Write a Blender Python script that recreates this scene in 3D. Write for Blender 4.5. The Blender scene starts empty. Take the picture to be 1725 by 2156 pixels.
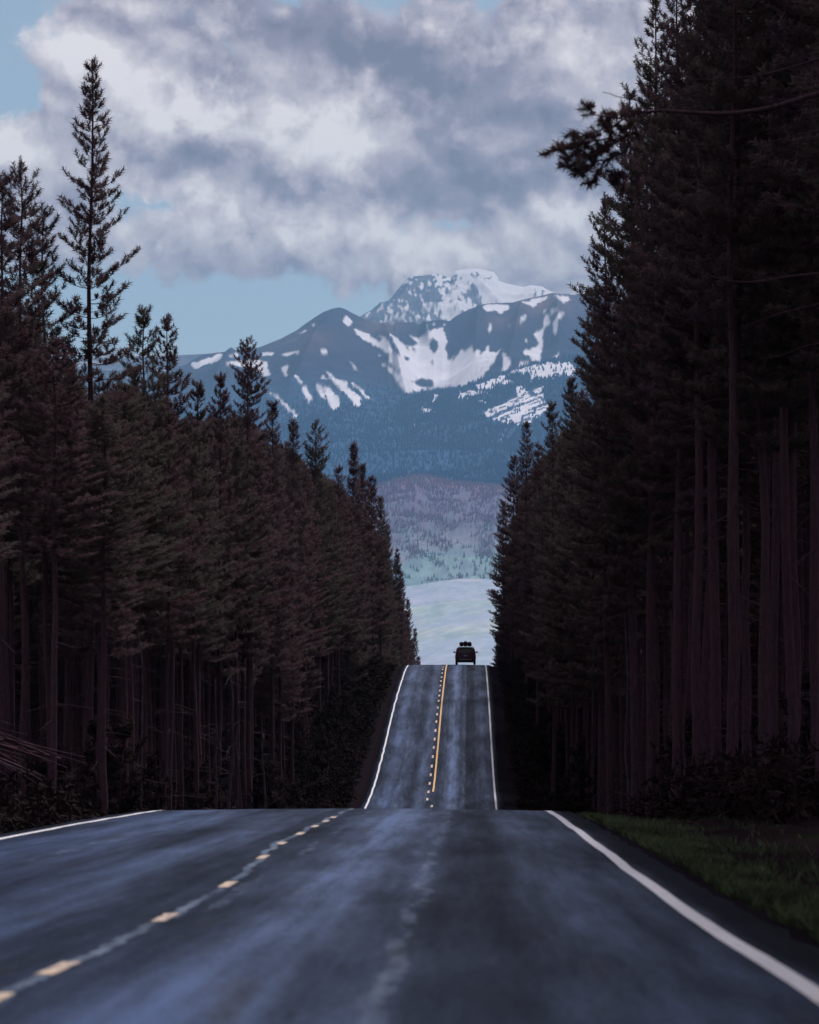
import bpy, bmesh, math, random
import numpy as np
from mathutils import Vector, Matrix

random.seed(7)
RNG = np.random.default_rng(11)
SC = bpy.context.scene
COL = SC.collection
R = math.radians

# ------------------------------------------------------------------ camera
# the road runs along +Y; the camera stands in the right-hand lane, 1 m above it
F = 5989.0            # focal length in the units used to measure the photograph (frame 1725 x 2156)
CX, CY = 990.0, 1350.0   # where the level line of the road direction meets the frame
cam_d = bpy.data.cameras.new('camera')
cam_d.sensor_fit = 'VERTICAL'
cam_d.sensor_height = 36.0
cam_d.lens = 36.0 * F / 2156.0
cam_d.shift_x = (862.5 - CX) / 2156.0
cam_d.shift_y = (CY - 1078.0) / 2156.0
cam_d.clip_start = 0.1
cam_d.clip_end = 120000.0
cam_d.dof.use_dof = True
cam_d.dof.focus_distance = 230.0
cam_d.dof.aperture_fstop = 3.6
cam = bpy.data.objects.new('camera', cam_d)
cam.rotation_euler = (R(90), 0, 0)
COL.objects.link(cam)
SC.camera = cam

SC.view_settings.view_transform = 'Standard'
SC.view_settings.look = 'None'
SC.view_settings.exposure = 0.45
SC.view_settings.gamma = 1.0
SC.view_settings.use_curve_mapping = False
SC.cycles.use_denoising = True
SC.cycles.max_bounces = 6
SC.cycles.diffuse_bounces = 4
SC.cycles.glossy_bounces = 2
SC.cycles.transmission_bounces = 2
SC.cycles.volume_bounces = 0
SC.cycles.transparent_max_bounces = 4
SC.cycles.sample_clamp_indirect = 4.0

# ------------------------------------------------------------------ sun
SUN_EL, SUN_AZ = 60.0, 38.0       # high on the right, a little ahead, veiled by cloud: the forest fronts stay in shade
sd = bpy.data.lights.new('sun', 'SUN')
sd.energy = 2.4
sd.angle = R(14)
sd.color = (1.0, 0.96, 0.93)
sun = bpy.data.objects.new('sun', sd)
dirv = Vector((math.sin(R(SUN_AZ)) * math.cos(R(SUN_EL)), math.cos(R(SUN_AZ)) * math.cos(R(SUN_EL)), math.sin(R(SUN_EL))))
sun.rotation_euler = dirv.to_track_quat('Z', 'Y').to_euler()
COL.objects.link(sun)

# ------------------------------------------------------------------ node helpers
class NT:
    def __init__(s, tree):
        s.t = tree; s.n = tree.nodes; s.l = tree.links
    def node(s, typ, **kw):
        nd = s.n.new(typ)
        for k, v in kw.items(): setattr(nd, k, v)
        return nd
    def put(s, sock, v):
        if v is None: return
        if isinstance(v, bpy.types.NodeSocket): s.l.new(v, sock)
        else: sock.default_value = v
    def m(s, op, a, b=None, c=None, clamp=False):
        nd = s.n.new('ShaderNodeMath'); nd.operation = op; nd.use_clamp = clamp
        for i, v in enumerate((a, b, c)):
            if v is not None: s.put(nd.inputs[i], v)
        return nd.outputs[0]
    def add(s, a, b): return s.m('ADD', a, b)
    def mul(s, a, b): return s.m('MULTIPLY', a, b)
    def sub(s, a, b): return s.m('SUBTRACT', a, b)
    def vm(s, op, a, b=None):
        nd = s.n.new('ShaderNodeVectorMath'); nd.operation = op
        s.put(nd.inputs[0], a)
        if b is not None: s.put(nd.inputs[1], b)
        return nd.outputs[0]
    def noise(s, vec, scale, detail=4.0, rough=0.5, dist=0.0, col=False, lac=2.0):
        nd = s.n.new('ShaderNodeTexNoise')
        s.put(nd.inputs['Vector'], vec)
        nd.inputs['Scale'].default_value = scale; nd.inputs['Detail'].default_value = detail
        nd.inputs['Roughness'].default_value = rough; nd.inputs['Distortion'].default_value = dist
        nd.inputs['Lacunarity'].default_value = lac
        return nd.outputs['Color'] if col else nd.outputs['Fac']
    def rng(s, v, a, b, c=0.0, d=1.0, kind='LINEAR'):
        nd = s.n.new('ShaderNodeMapRange'); nd.interpolation_type = kind; nd.clamp = True
        s.put(nd.inputs[0], v); s.put(nd.inputs[1], a); s.put(nd.inputs[2], b); s.put(nd.inputs[3], c); s.put(nd.inputs[4], d)
        return nd.outputs[0]
    def mix(s, f, a, b, mode='MIX'):
        nd = s.n.new('ShaderNodeMix'); nd.data_type = 'RGBA'; nd.blend_type = mode
        s.put(nd.inputs[0], f)
        for k, v in ((6, a), (7, b)):
            if isinstance(v, tuple) and len(v) == 3: v = (*v, 1.0)
            s.put(nd.inputs[k], v)
        return nd.outputs[2]
    def ramp(s, fac, stops, interp='LINEAR'):
        nd = s.n.new('ShaderNodeValToRGB'); cr = nd.color_ramp; cr.interpolation = interp
        while len(cr.elements) > 1: cr.elements.remove(cr.elements[-1])
        first = True
        for p, c in stops:
            if not isinstance(c, tuple): c = (c, c, c)
            e = cr.elements[0] if first else cr.elements.new(p)
            e.position = p; e.color = (*c, 1.0); first = False
        s.put(nd.inputs[0], fac)
        return nd.outputs[0]
    def xyz(s, v):
        nd = s.n.new('ShaderNodeSeparateXYZ'); s.put(nd.inputs[0], v); return nd.outputs
    def comb(s, x, y, z):
        nd = s.n.new('ShaderNodeCombineXYZ')
        for i, v in enumerate((x, y, z)): s.put(nd.inputs[i], v)
        return nd.outputs[0]

def new_mat(name):
    m = bpy.data.materials.new(name); m.use_nodes = True
    t = NT(m.node_tree); b = m.node_tree.nodes['Principled BSDF']
    return m, t, b

# ------------------------------------------------------------------ world: Nishita sky with broken cloud
W = bpy.data.worlds.new('World'); SC.world = W; W.use_nodes = True
w = NT(W.node_tree)
bg = W.node_tree.nodes['Background']
sky = w.node('ShaderNodeTexSky', sky_type='NISHITA', sun_disc=False, sun_elevation=R(SUN_EL), sun_rotation=R(SUN_AZ))
sky.air_density = 1.0; sky.dust_density = 0.6; sky.ozone_density = 1.6; sky.altitude = 2200
tc = w.node('ShaderNodeTexCoord')
D = tc.outputs['Generated']
dx, dy, dz = w.xyz(D)
az = w.m('ARCTAN2', dx, dy)
el = w.m('ARCSINE', dz)
wc = w.noise(D, 26.0, 5.0, 0.55, col=True)
wx, wy, wz = w.xyz(wc)
U0 = w.add(w.mul(az, F), CX)
V0 = w.sub(CY, w.mul(w.m('TANGENT', el), F))
U = w.add(U0, w.mul(w.sub(wx, 0.5), 230.0))
V = w.add(V0, w.mul(w.sub(wy, 0.5), 190.0))
def blob(x, y, a, b, ang=0.0, amp=1.0):
    c, sn = math.cos(R(ang)), math.sin(R(ang))
    px = w.sub(U, x); py = w.sub(V, y)
    p = w.add(w.mul(px, c / a), w.mul(py, sn / a))
    q = w.add(w.mul(px, -sn / b), w.mul(py, c / b))
    r2 = w.add(w.mul(p, p), w.mul(q, q))
    return w.mul(w.m('EXPONENT', w.mul(r2, -1.0)), amp)
def total(lst):
    o = None
    for bb in lst:
        v = blob(*bb); o = v if o is None else w.add(o, v)
    return o
# where the cloud cover is broken (negative) or thick (positive)
cover = total([
    (10, 100, 105, 210, 0, -0.55), (-120, 200, 120, 300, 0, -0.5), (60, 235, 60, 40, 20, -0.18),
    (430, 672, 420, 62, 0, -0.62), (150, 640, 260, 110, 0, -0.4), (800, 650, 90, 30, 0, -0.2), (330, 730, 300, 90, 0, -0.5),
    (470, 130, 60, 40, 40, -0.30), (335, 447, 75, 26, 8, -0.34), (1100, 470, 120, 17, 3, -0.40),
    (15, 370, 150, 95, 0, 0.40), (200, 150, 150, 90, 0, 0.22), (800, 180, 420, 150, 15, 0.40),
    (1000, 370, 330, 110, 0, 0.40), (700, 520, 320, 45, 0, 0.15), (1050, 560, 200, 50, 0, 0.25), (240, 260, 60, 60, 0, -0.1), (1020, 590, 260, 42, 0, 0.35),
])
# bright sunlit tops and dark undersides
bright = total([
    (180, 115, 120, 48, 12, 0.42), (290, 170, 100, 52, 20, 0.40), (40, 330, 130, 60, 35, 0.42), (430, 255, 110, 26, 10, 0.46),
    (425, 205, 26, 14, 55, 0.30),
    (735, 300, 120, 88, 25, 0.46), (600, 250, 120, 60, 10, 0.16), (415, 405, 120, 40, 8, 0.34), (560, 200, 70, 42, 15, 0.20), (300, 15, 200, 22, 5, 0.25),
    (900, 500, 420, 44, 0, 0.34), (1000, 555, 190, 45, 0, 0.32), (600, 470, 250, 55, 0, 0.16), (1290, 150, 120, 80, 0, 0.26),
    (1180, 60, 160, 60, 10, 0.12), (290, 500, 110, 40, 0, 0.14), (620, 580, 200, 26, 0, 0.05),
    (690, 90, 250, 66, 14, -0.38), (870, 175, 190, 50, 30, -0.20), (1110, 215, 150, 46, 35, -0.24), (960, 380, 260, 62, 0, -0.27),
    (1180, 405, 150, 40, 0, -0.16), (400, 325, 110, 40, 10, -0.22), (300, 60, 130, 40, 10, -0.12), (440, 170, 130, 40, 15, -0.13), (1000, 300, 130, 60, 30, -0.08),
])
n_big = w.noise(D, 9.0, 3.0, 0.5)
warpv = w.vm('ADD', D, w.vm('SCALE', wc))
warpv.node.inputs[1].links[0].from_node.inputs['Scale'].default_value = 0.012
n_a = w.noise(warpv, 30.0, 9.0, 0.56)
offs = w.vm('ADD', warpv, (0.0022, 0.0, 0.0055))
n_b = w.noise(offs, 30.0, 9.0, 0.56)
n_fine = w.noise(warpv, 110.0, 8.0, 0.66)
cv = w.add(w.add(w.mul(w.sub(n_a, 0.5), 1.7), w.mul(w.sub(n_big, 0.5), 0.6)), w.add(cover, 0.36))
cv = w.add(cv, w.mul(w.sub(n_fine, 0.5), 0.65))
alpha = w.rng(cv, 0.06, 0.34, 0.0, 1.0, 'SMOOTHSTEP')
br = w.add(w.add(0.48, w.mul(bright, 1.10)), w.mul(w.sub(n_a, n_b), 2.3))
br = w.add(br, w.mul(w.sub(n_big, 0.5), 0.30))
br = w.add(br, w.mul(w.sub(n_fine, 0.5), 0.62))
bil = w.m('ABSOLUTE', w.sub(w.noise(warpv, 55.0, 6.0, 0.5), 0.5))
br = w.add(br, w.mul(w.sub(bil, 0.09), 1.15))
br = w.add(br, w.mul(w.sub(1.0, alpha), 0.12))
ccol = w.ramp(br, [(0.0, (0.165, 0.135, 0.180)), (0.30, (0.290, 0.238, 0.290)), (0.52, (0.46, 0.390, 0.435)), (0.78, (0.68, 0.60, 0.61)), (1.0, (0.92, 0.84, 0.82))])
hs = w.node('ShaderNodeHueSaturation'); w.put(hs.inputs['Color'], sky.outputs[0]); hs.inputs['Saturation'].default_value = 0.62
hs.inputs['Value'].default_value = 0.80
cl10 = w.vm('SCALE', ccol); cl10.node.inputs['Scale'].default_value = 9.2
W_mix = w.mix(w.mul(alpha, 0.93), w.mix(1.0, hs.outputs[0], (0.98, 1.03, 1.0), 'MULTIPLY'), cl10)
w.put(bg.inputs['Color'], W_mix)
bg.inputs['Strength'].default_value = 0.1

# ------------------------------------------------------------------ numpy noise
_perm = np.random.default_rng(5).permutation(512).astype(np.int64)
_grad = np.random.default_rng(6).uniform(-1, 1, (512, 2))
def pnoise(x, y):
    xi = np.floor(x).astype(np.int64); yi = np.floor(y).astype(np.int64)
    xf = x - xi; yf = y - yi
    u = xf * xf * xf * (xf * (xf * 6 - 15) + 10); v = yf * yf * yf * (yf * (yf * 6 - 15) + 10)
    def g(ix, iy, fx, fy):
        h = _perm[(ix + _perm[iy & 511]) & 511]; gr = _grad[h]
        return gr[..., 0] * fx + gr[..., 1] * fy
    a = g(xi, yi, xf, yf); b = g(xi + 1, yi, xf - 1, yf)
    c = g(xi, yi + 1, xf, yf - 1); d = g(xi + 1, yi + 1, xf - 1, yf - 1)
    return (a + u * (b - a)) * (1 - v) + (c + u * (d - c)) * v
def fbm(x, y, o=5, gain=0.5):
    r = 0; a = 1.0; f = 1.0
    for k in range(o):
        r = r + a * pnoise(x * f + 17.3 * k, y * f - 9.1 * k); a *= gain; f *= 2.03
    return r
def ridged(x, y, o=5):
    r = 0; a = 1.0; f = 1.0
    for k in range(o):
        r = r + a * (0.5 - 2 * np.abs(pnoise(x * f + 31.7 * k, y * f + 5.3 * k))); a *= 0.5; f *= 2.07
    return r
def smooth(t):
    t = np.clip(t, 0, 1); return t * t * (3 - 2 * t)

# ------------------------------------------------------------------ object helpers
def tag(o, label=None, cat=None, group=None, kind=None):
    if label: o['label'] = label
    if cat: o['category'] = cat
    if group: o['group'] = group
    if kind: o['kind'] = kind
    return o
def link(name, data, parent=None, mat=None):
    o = bpy.data.objects.new(name, data); COL.objects.link(o)
    if parent is not None: o.parent = parent
    if mat is not None and data is not None: data.materials.append(mat)
    return o
def empty(name, loc=(0, 0, 0), rz=0.0):
    o = bpy.data.objects.new(name, None); o.empty_display_size = 0.3
    o.location = loc; o.rotation_euler = (0, 0, rz); COL.objects.link(o); return o
def np_mesh(name, V, Fc, smooth_=False):
    """V (n,3), Fc (m,k) integer faces, all with k corners"""
    V = np.ascontiguousarray(V, dtype=np.float32); Fc = np.ascontiguousarray(Fc, dtype=np.int32)
    me = bpy.data.meshes.new(name)
    me.vertices.add(len(V)); me.vertices.foreach_set('co', V.ravel())
    k = Fc.shape[1]
    me.loops.add(Fc.size); me.loops.foreach_set('vertex_index', Fc.ravel())
    me.polygons.add(len(Fc))
    me.polygons.foreach_set('loop_start', np.arange(0, Fc.size, k, dtype=np.int32))
    me.polygons.foreach_set('loop_total', np.full(len(Fc), k, dtype=np.int32))
    if smooth_: me.polygons.foreach_set('use_smooth', np.ones(len(Fc), dtype=bool))
    me.update(calc_edges=True)
    return me
def grid_mesh(name, X, Y, Z, smooth_=True):
    ny, nx = X.shape
    V = np.stack([X, Y, Z], -1).reshape(-1, 3)
    i = np.arange(ny * nx).reshape(ny, nx)
    Fc = np.stack([i[:-1, :-1], i[:-1, 1:], i[1:, 1:], i[1:, :-1]], -1).reshape(-1, 4)
    return np_mesh(name, V, Fc, smooth_)
def add_attr(me, name, vals):
    a = me.attributes.new(name, 'FLOAT', 'POINT'); a.data.foreach_set('value', np.ascontiguousarray(vals, dtype=np.float32).ravel())

# ------------------------------------------------------------------ road profile
PY = np.array([-120, -60, 0, 11.8, 16.1, 22, 28, 38.1, 47, 53.5, 60, 75, 100, 125, 140, 156, 170.6, 188.6, 216, 240, 259, 266, 275, 300, 342, 400, 443, 499, 544, 640, 760, 900], float)
PZ = np.array([4.2, 1.8, -0.98, -1.507, -1.71, -1.96, -2.19, -2.58, -2.93, -3.22, -3.72, -5.05, -7.6, -9.25, -9.5, -9.26, -8.75, -7.45, -5.02, -3.40, -2.42, -2.28, -2.36, -3.25, -6.0, -9.6, -12.6, -17.5, -22.5, -33, -42, -46], float)
def pchip(x, X=PY, Y=PZ):
    x = np.asarray(x, float)
    h = np.diff(X); d = np.diff(Y) / h
    m = np.zeros(len(X)); m[0] = d[0]; m[-1] = d[-1]
    for i in range(1, len(X) - 1):
        if d[i - 1] * d[i] > 0:
            w1 = 2 * h[i] + h[i - 1]; w2 = h[i] + 2 * h[i - 1]
            m[i] = (w1 + w2) / (w1 / d[i - 1] + w2 / d[i])
    k = np.clip(np.searchsorted(X, x, side='right') - 1, 0, len(X) - 2)
    t = (x - X[k]) / h[k]
    return ((1 + 2 * t) * (1 - t) ** 2) * Y[k] + t * (1 - t) ** 2 * h[k] * m[k] + t * t * (3 - 2 * t) * Y[k + 1] + t * t * (t - 1) * h[k] * m[k + 1]
CEN = -2.17                      # the centre line
RL, RR = -6.15, 1.86             # asphalt edges
def road_z(x, y):
    return pchip(y) + 0.06 * (1 - ((x - CEN) / 4.3) ** 2)
def lateral(x, y):
    uR = np.maximum(x - RR, 0); uL = np.maximum(RL - x, 0)
    r = np.interp(uR, [0, .25, .8, 2.2, 4, 9, 25, 80, 260], [0, -.10, -.20, -.26, -.20, .05, .8, 3, 6])
    l = np.interp(uL, [0, .25, 1, 3, 6, 14, 30, 80, 260], [0, -.12, -.30, -.6, -.45, .1, .8, 3, 6])
    return np.where(x > RR, r, np.where(x < RL, l, 0.0))
def ground_z(x, y):
    x = np.asarray(x, float); y = np.asarray(y, float)
    u = np.maximum(np.maximum(x - RR, RL - x), 0)
    n = fbm(x * .35, y * .35, 4) * .22 * np.clip(u / 2.5, 0, 1) + fbm(x * .05 + 3, y * .05, 3) * 1.1 * np.clip((u - 3) / 15, 0, 1)
    bank = 2.3 * np.exp(-((x + 15.0) / 3.4) ** 2 - ((y - 74) / 9.0) ** 2)
    inside = np.where((x > RL) & (x < RR), -0.06, 0.0)
    return pchip(y) + 0.06 * (1 - (np.clip(x, RL, RR) - CEN) ** 2 / 4.3 ** 2) + lateral(x, y) + n + bank + inside
def px_to_y(yd, x=CEN):
    """distance at which the road surface shows at height yd of the frame (near slope)"""
    ys = np.linspace(8, 53, 2000); v = CY - road_z(x, ys) * F / ys
    return float(np.interp(yd, v[::-1], ys[::-1]))

# ------------------------------------------------------------------ materials
def obj_xyz(t):
    c = t.node('ShaderNodeTexCoord'); return c.outputs['Object'], t.xyz(c.outputs['Object'])

m_road, t, b = new_mat('worn_asphalt')
P, (px, py, pz) = obj_xyz(t)
stv = t.comb(t.mul(px, 1.0), t.mul(py, 0.035), 0.0)
wob = t.mul(t.sub(t.noise(t.comb(0.0, py, 0.0), 0.22, 3.0, 0.6), 0.5), 0.55)
lx = t.add(px, t.mul(wob, 0.5))
fac = t.m('DIVIDE', t.add(lx, 7.0), 10.0)
prof = [(-6.9, .25), (-6.2, .3), (-5.8, .5), (-5.45, .75), (-4.95, 1.25), (-4.5, .95), (-4.05, .85), (-3.4, .55), (-2.95, 1.1), (-2.6, .85), (-2.42, .5), (-1.98, .5),
        (-1.65, .7), (-1.4, 1.15), (-1.15, 1.9), (-.95, 1.5), (-.62, .8), (-.45, .9), (-.2, .5), (.2, .45), (.5, .8), (.85, .95), (1.2, .75), (1.5, .6), (1.62, .22), (2.1, .16)]
pr = t.ramp(fac, [((a + 7) / 10, min(c / 2.0, 1.0)) for a, c in prof], 'EASE')
pr = t.mul(t.xyz(pr)[0], 2.0)
str1 = t.noise(stv, 2.6, 6.0, 0.6)
str2 = t.noise(t.comb(t.mul(px, 1.0), t.mul(py, 0.11), 3.0), 1.1, 6.0, 0.65)
grain = t.noise(P, 55.0, 3.0, 0.7)
val = t.mul(t.m('POWER', pr, 1.35), t.rng(str1, .28, .72, .62, 1.45))
val = t.mul(val, t.rng(str2, .34, .66, .55, 1.5))
val = t.mul(val, t.rng(grain, .3, .7, .5, 1.5))
val = t.mul(val, t.rng(t.noise(t.comb(t.mul(px, .55), t.mul(py, .06), 11.0), 1.0, 4.0, .6), .36, .64, .62, 1.2))
val = t.mul(val, t.rng(t.noise(t.comb(px, t.mul(py, .5), 0.0), 16.0, 5.0, .8), .3, .7, .6, 1.45))
val = t.mul(val, t.rng(t.noise(t.comb(t.mul(px, 1.0), t.mul(py, .04), 7.0), 7.0, 4.0, .6), .35, .65, .78, 1.25))
base = t.mix(1.0, (0.010, 0.026, 0.080), t.comb(val, val, val), 'MULTIPLY')
# bleached seam between the lanes and bleached flecks along the lane middles
def seam(xc, wdt, thr, amp):
    cenw = t.rng(py, 20.0, 34.0, -.30, 0.0, 'SMOOTHSTEP') if xc < -2 and xc > -3 else 0.0
    wv = t.add(t.mul(t.sub(t.noise(t.comb(xc, py, 0.0), 0.42, 2.0, 0.5), 0.5), amp), t.mul(t.sub(t.noise(P, 5.0, 3.0, .6), .5), .10))
    d = t.m('ABSOLUTE', t.sub(t.add(t.add(px, wv), cenw), xc))
    line = t.rng(d, wdt * .5, wdt * 1.3, 1.0, 0.0, 'SMOOTHSTEP')
    pat = t.rng(t.noise(t.comb(t.mul(px, 1.6), t.mul(py, .22), xc), 2.6, 6.0, .7), thr, thr + .22, 0.0, 1.0)
    return t.mul(line, pat)
near = t.mul(t.rng(py, 55.0, 75.0, 1.0, 0.12), t.rng(t.noise(P, 3.0, 5.0, .7), .3, .6, .45, 1.0))
s1 = t.mul(seam(-2.17, .040, .38, .26), near)
s2 = seam(-.37, .055, .46, .26)
s3 = seam(-4.25, .11, .52, .5)
s4 = t.mul(seam(-1.72, .05, .50, .3), .8)
sm = t.m('MINIMUM', t.add(t.add(s1, t.mul(s2, .60)), t.add(t.mul(s3, .7), t.mul(s4, .6))), 1.0)
base = t.mix(t.mul(sm, .85), base, (0.22, 0.29, 0.40))
tar = t.rng(t.noise(t.comb(t.mul(px, 2.0), t.mul(py, .25), 9.0), 1.3, 4.0, .6), .60, .68, 0.0, 1.0)
base = t.mix(t.mul(tar, .45), base, (0.012, 0.013, 0.018))
t.put(b.inputs['Base Color'], base)
t.put(b.inputs['Roughness'], t.m('MAXIMUM', t.m('SUBTRACT', 0.62, t.mul(val, 0.08), clamp=True), 0.42))
t.put(b.inputs['Specular IOR Level'], t.m('MINIMUM', t.add(.02, t.mul(t.m('POWER', val, 1.3), .26)), 1.0)); b.inputs['Specular Tint'].default_value = (0.62, 0.80, 1.0, 1)
bp = t.node('ShaderNodeBump'); bp.inputs['Strength'].default_value = 0.35; bp.inputs['Distance'].default_value = 0.006
t.put(bp.inputs['Height'], t.noise(P, 70.0, 3.0, .7)); t.l.new(bp.outputs[0], b.inputs['Normal'])

def simple(name, col, rough=0.8, var=0.3, scale=6.0, spec=0.3, col2=None, stretch=None):
    m, t, b = new_mat(name)
    P, (x, y, z) = obj_xyz(t)
    vec = P if stretch is None else t.comb(t.mul(x, stretch[0]), t.mul(y, stretch[1]), t.mul(z, stretch[2]))
    n = t.noise(vec, scale, 5.0, .62)
    lo = tuple(c * (1 - var) for c in col); hi = col2 or tuple(min(1, c * (1 + var)) for c in col)
    t.put(b.inputs['Base Color'], t.mix(t.rng(n, .32, .68), lo, hi))
    b.inputs['Roughness'].default_value = rough
    b.inputs['Specular IOR Level'].default_value = spec
    return m
def paint(name, col, under, wear=.42):
    m, t, b = new_mat(name)
    P, (x, y, z) = obj_xyz(t)
    n = t.noise(t.comb(x, t.mul(y, .5), z), 14.0, 5.0, .7)
    n2 = t.noise(P, 1.2, 3.0, .6)
    k = t.rng(t.add(n, t.mul(t.sub(n2, .5), .35)), wear - .06, wear + .06, 0.0, 1.0)
    t.put(b.inputs['Base Color'], t.mix(k, under, col))
    b.inputs['Roughness'].default_value = .7
    return m
m_white = paint('white_road_paint', (0.80, 0.79, 0.84), (0.22, 0.24, 0.30), .34)
m_yellow = paint('yellow_road_paint', (0.80, 0.50, 0.22), (0.40, 0.30, 0.20), .36)
m_cream = paint('worn_yellow_road_paint', (0.78, 0.60, 0.46), (0.30, 0.27, 0.28), .44)

m_floor, t, b = new_mat('forest_floor')
P, (px, py, pz) = obj_xyz(t)
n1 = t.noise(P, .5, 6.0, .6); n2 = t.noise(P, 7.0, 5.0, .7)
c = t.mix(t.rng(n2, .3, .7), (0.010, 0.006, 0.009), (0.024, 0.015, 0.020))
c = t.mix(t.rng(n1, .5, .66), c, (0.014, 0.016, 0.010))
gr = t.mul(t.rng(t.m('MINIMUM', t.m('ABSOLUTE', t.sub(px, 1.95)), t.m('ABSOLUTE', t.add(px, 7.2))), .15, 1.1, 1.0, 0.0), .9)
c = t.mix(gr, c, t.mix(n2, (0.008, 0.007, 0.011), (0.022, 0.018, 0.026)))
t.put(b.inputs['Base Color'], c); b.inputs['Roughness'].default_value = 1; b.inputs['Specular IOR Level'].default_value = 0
bp = t.node('ShaderNodeBump'); bp.inputs['Strength'].default_value = .8; bp.inputs['Distance'].default_value = .06
t.put(bp.inputs['Height'], n2); t.l.new(bp.outputs[0], b.inputs['Normal'])

def foliage(name, lo, hi, warm):
    m, t, b = new_mat(name)
    P, _ = obj_xyz(t)
    oi = t.node('ShaderNodeObjectInfo')
    n = t.noise(P, 1.1, 4.0, .6); n2 = t.noise(P, 9.0, 3.0, .6)
    c = t.mix(t.rng(t.add(n, t.mul(t.sub(n2, .5), .7)), .3, .7), lo, hi)
    c = t.mix(t.mul(t.rng(t.noise(P, .7, 3.0, .5), .52, .7), .55), c, warm)
    c = t.mix(t.mul(oi.outputs['Random'], .40), c, warm)
    c = t.mix(t.rng(t.m('FRACT', t.mul(oi.outputs['Random'], 7.3)), .5, 1.0, 0.0, .45), c, (0.070, 0.092, 0.062))
    t.put(b.inputs['Base Color'], c)
    b.inputs['Roughness'].default_value = .85; b.inputs['Specular IOR Level'].default_value = .06
    tl = t.node('ShaderNodeBsdfTranslucent'); t.put(tl.inputs['Color'], c)
    mx = t.node('ShaderNodeMixShader'); mx.inputs[0].default_value = .35
    t.l.new(b.outputs[0], mx.inputs[1]); t.l.new(tl.outputs[0], mx.inputs[2]); t.l.new(mx.outputs[0], m.node_tree.nodes['Material Output'].inputs['Surface'])
    return m
m_fol = foliage('pine_needles', (0.088, 0.050, 0.076), (0.100, 0.082, 0.070), (0.118, 0.058, 0.074))
m_bark, t, b = new_mat('pine_bark')
P, (px, py, pz) = obj_xyz(t)
n = t.noise(t.comb(px, py, t.mul(pz, .18)), 22.0, 6.0, .65)
n2 = t.noise(P, .6, 3.0, .5)
c = t.mix(t.rng(n, .32, .68), (0.036, 0.021, 0.030), (0.095, 0.056, 0.074))
c = t.mix(t.mul(t.rng(n2, .45, .7), .5), c, (0.10, 0.052, 0.058))
t.put(b.inputs['Base Color'], c); b.inputs['Roughness'].default_value = .95; b.inputs['Specular IOR Level'].default_value = .1
bp = t.node('ShaderNodeBump'); bp.inputs['Strength'].default_value = .7; bp.inputs['Distance'].default_value = .02
t.put(bp.inputs['Height'], n); t.l.new(bp.outputs[0], b.inputs['Normal'])
m_deadwood = simple('weathered_dead_wood', (0.075, 0.058, 0.078), .9, .45, 9.0, .1, stretch=(1, 1, .25))
m_rawwood = simple('fresh_split_wood', (0.42, 0.20, 0.11), .9, .4, 9.0, .1)
m_grass = simple('verge_grass', (0.036, 0.050, 0.030), .8, .45, 1.0, .04, col2=(0.115, 0.165, 0.085))
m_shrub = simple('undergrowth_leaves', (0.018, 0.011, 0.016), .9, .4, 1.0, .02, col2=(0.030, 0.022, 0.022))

# ------------------------------------------------------------------ ground and road
def spread(a, b, n, p): return a + (b - a) * np.linspace(0, 1, n) ** p
gy = np.concatenate([np.arange(-100, 8, 4.0), np.arange(8, 62, .6), np.arange(62, 120, 1.0), np.arange(120, 300, 1.8), np.arange(300, 640, 5.0), np.arange(640, 901, 20.0)])
gxr = np.concatenate([[RR - .9, RR - .25, RR, RR + .12, RR + .25], RR + np.arange(.4, 9, .3), RR + 9 + spread(0, 290, 46, 2.0)[1:]])
gxl = np.concatenate([[RL + .9, RL + .25, RL, RL - .12, RL - .25], RL - np.arange(.4, 14, .35), RL - 14 - spread(0, 290, 46, 2.0)[1:]])
gx = np.concatenate([gxl[::-1], gxr])
GX, GY = np.meshgrid(gx, gy)
GZ = ground_z(GX, GY)
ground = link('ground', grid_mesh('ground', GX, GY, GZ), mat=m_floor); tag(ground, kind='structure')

ry = np.concatenate([np.arange(-100, 8, 4.0), np.arange(8, 66, .5), np.arange(66, 150, 2.0), np.arange(150, 300, 1.2), np.arange(300, 760, 5.0)])
rx = np.linspace(RL, RR, 31)
RX, RY = np.meshgrid(rx, ry)
edge = (fbm(RX * 0 + np.sign(RX) * 7, RY * .9, 4)) * .10
RXe = RX.copy(); RXe[:, 0] += edge[:, 0]; RXe[:, -1] += edge[:, -1]
rough = fbm(RX * .8, RY * .18, 4) * .012
RZ = road_z(RX, RY) + rough + .012
# the sheet gets a real edge: last columns drop to the gravel
RXe = np.concatenate([RXe[:, :1] - .03, RXe, RXe[:, -1:] + .03], 1)
RYe = np.concatenate([RY[:, :1], RY, RY[:, -1:]], 1)
RZe = np.concatenate([RZ[:, :1] - .14, RZ, RZ[:, -1:] - .14], 1)
road = link('road', grid_mesh('road', RXe, RYe, RZe), mat=m_road); tag(road, kind='structure')
def road_top(x, y):
    return road_z(x, y) + fbm(np.asarray(x) * .8, np.asarray(y) * .18, 4) * .012 + .012 + .005
def strip(name, xc, wdt, y0, y1, step, mat, wobble=0.0, ragged=.008, seed=0.0):
    ys = np.arange(y0, y1 + step * .5, step)
    if len(ys) < 2: ys = np.array([y0, y1])
    wv = fbm(ys * .25 + seed, ys * 0 + seed, 3) * wobble
    e1 = fbm(ys * 4 + 3 + seed, ys * 0, 3) * ragged; e2 = fbm(ys * 4 + 9 + seed, ys * 0 + 4, 3) * ragged
    cols = np.stack([xc + wv - wdt / 2 + e1, xc + wv, xc + wv + wdt / 2 + e2], 1)
    YY = np.repeat(ys[:, None], 3, 1)
    return link(name, grid_mesh(name, cols, YY, road_top(cols, YY)), road, mat)
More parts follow.
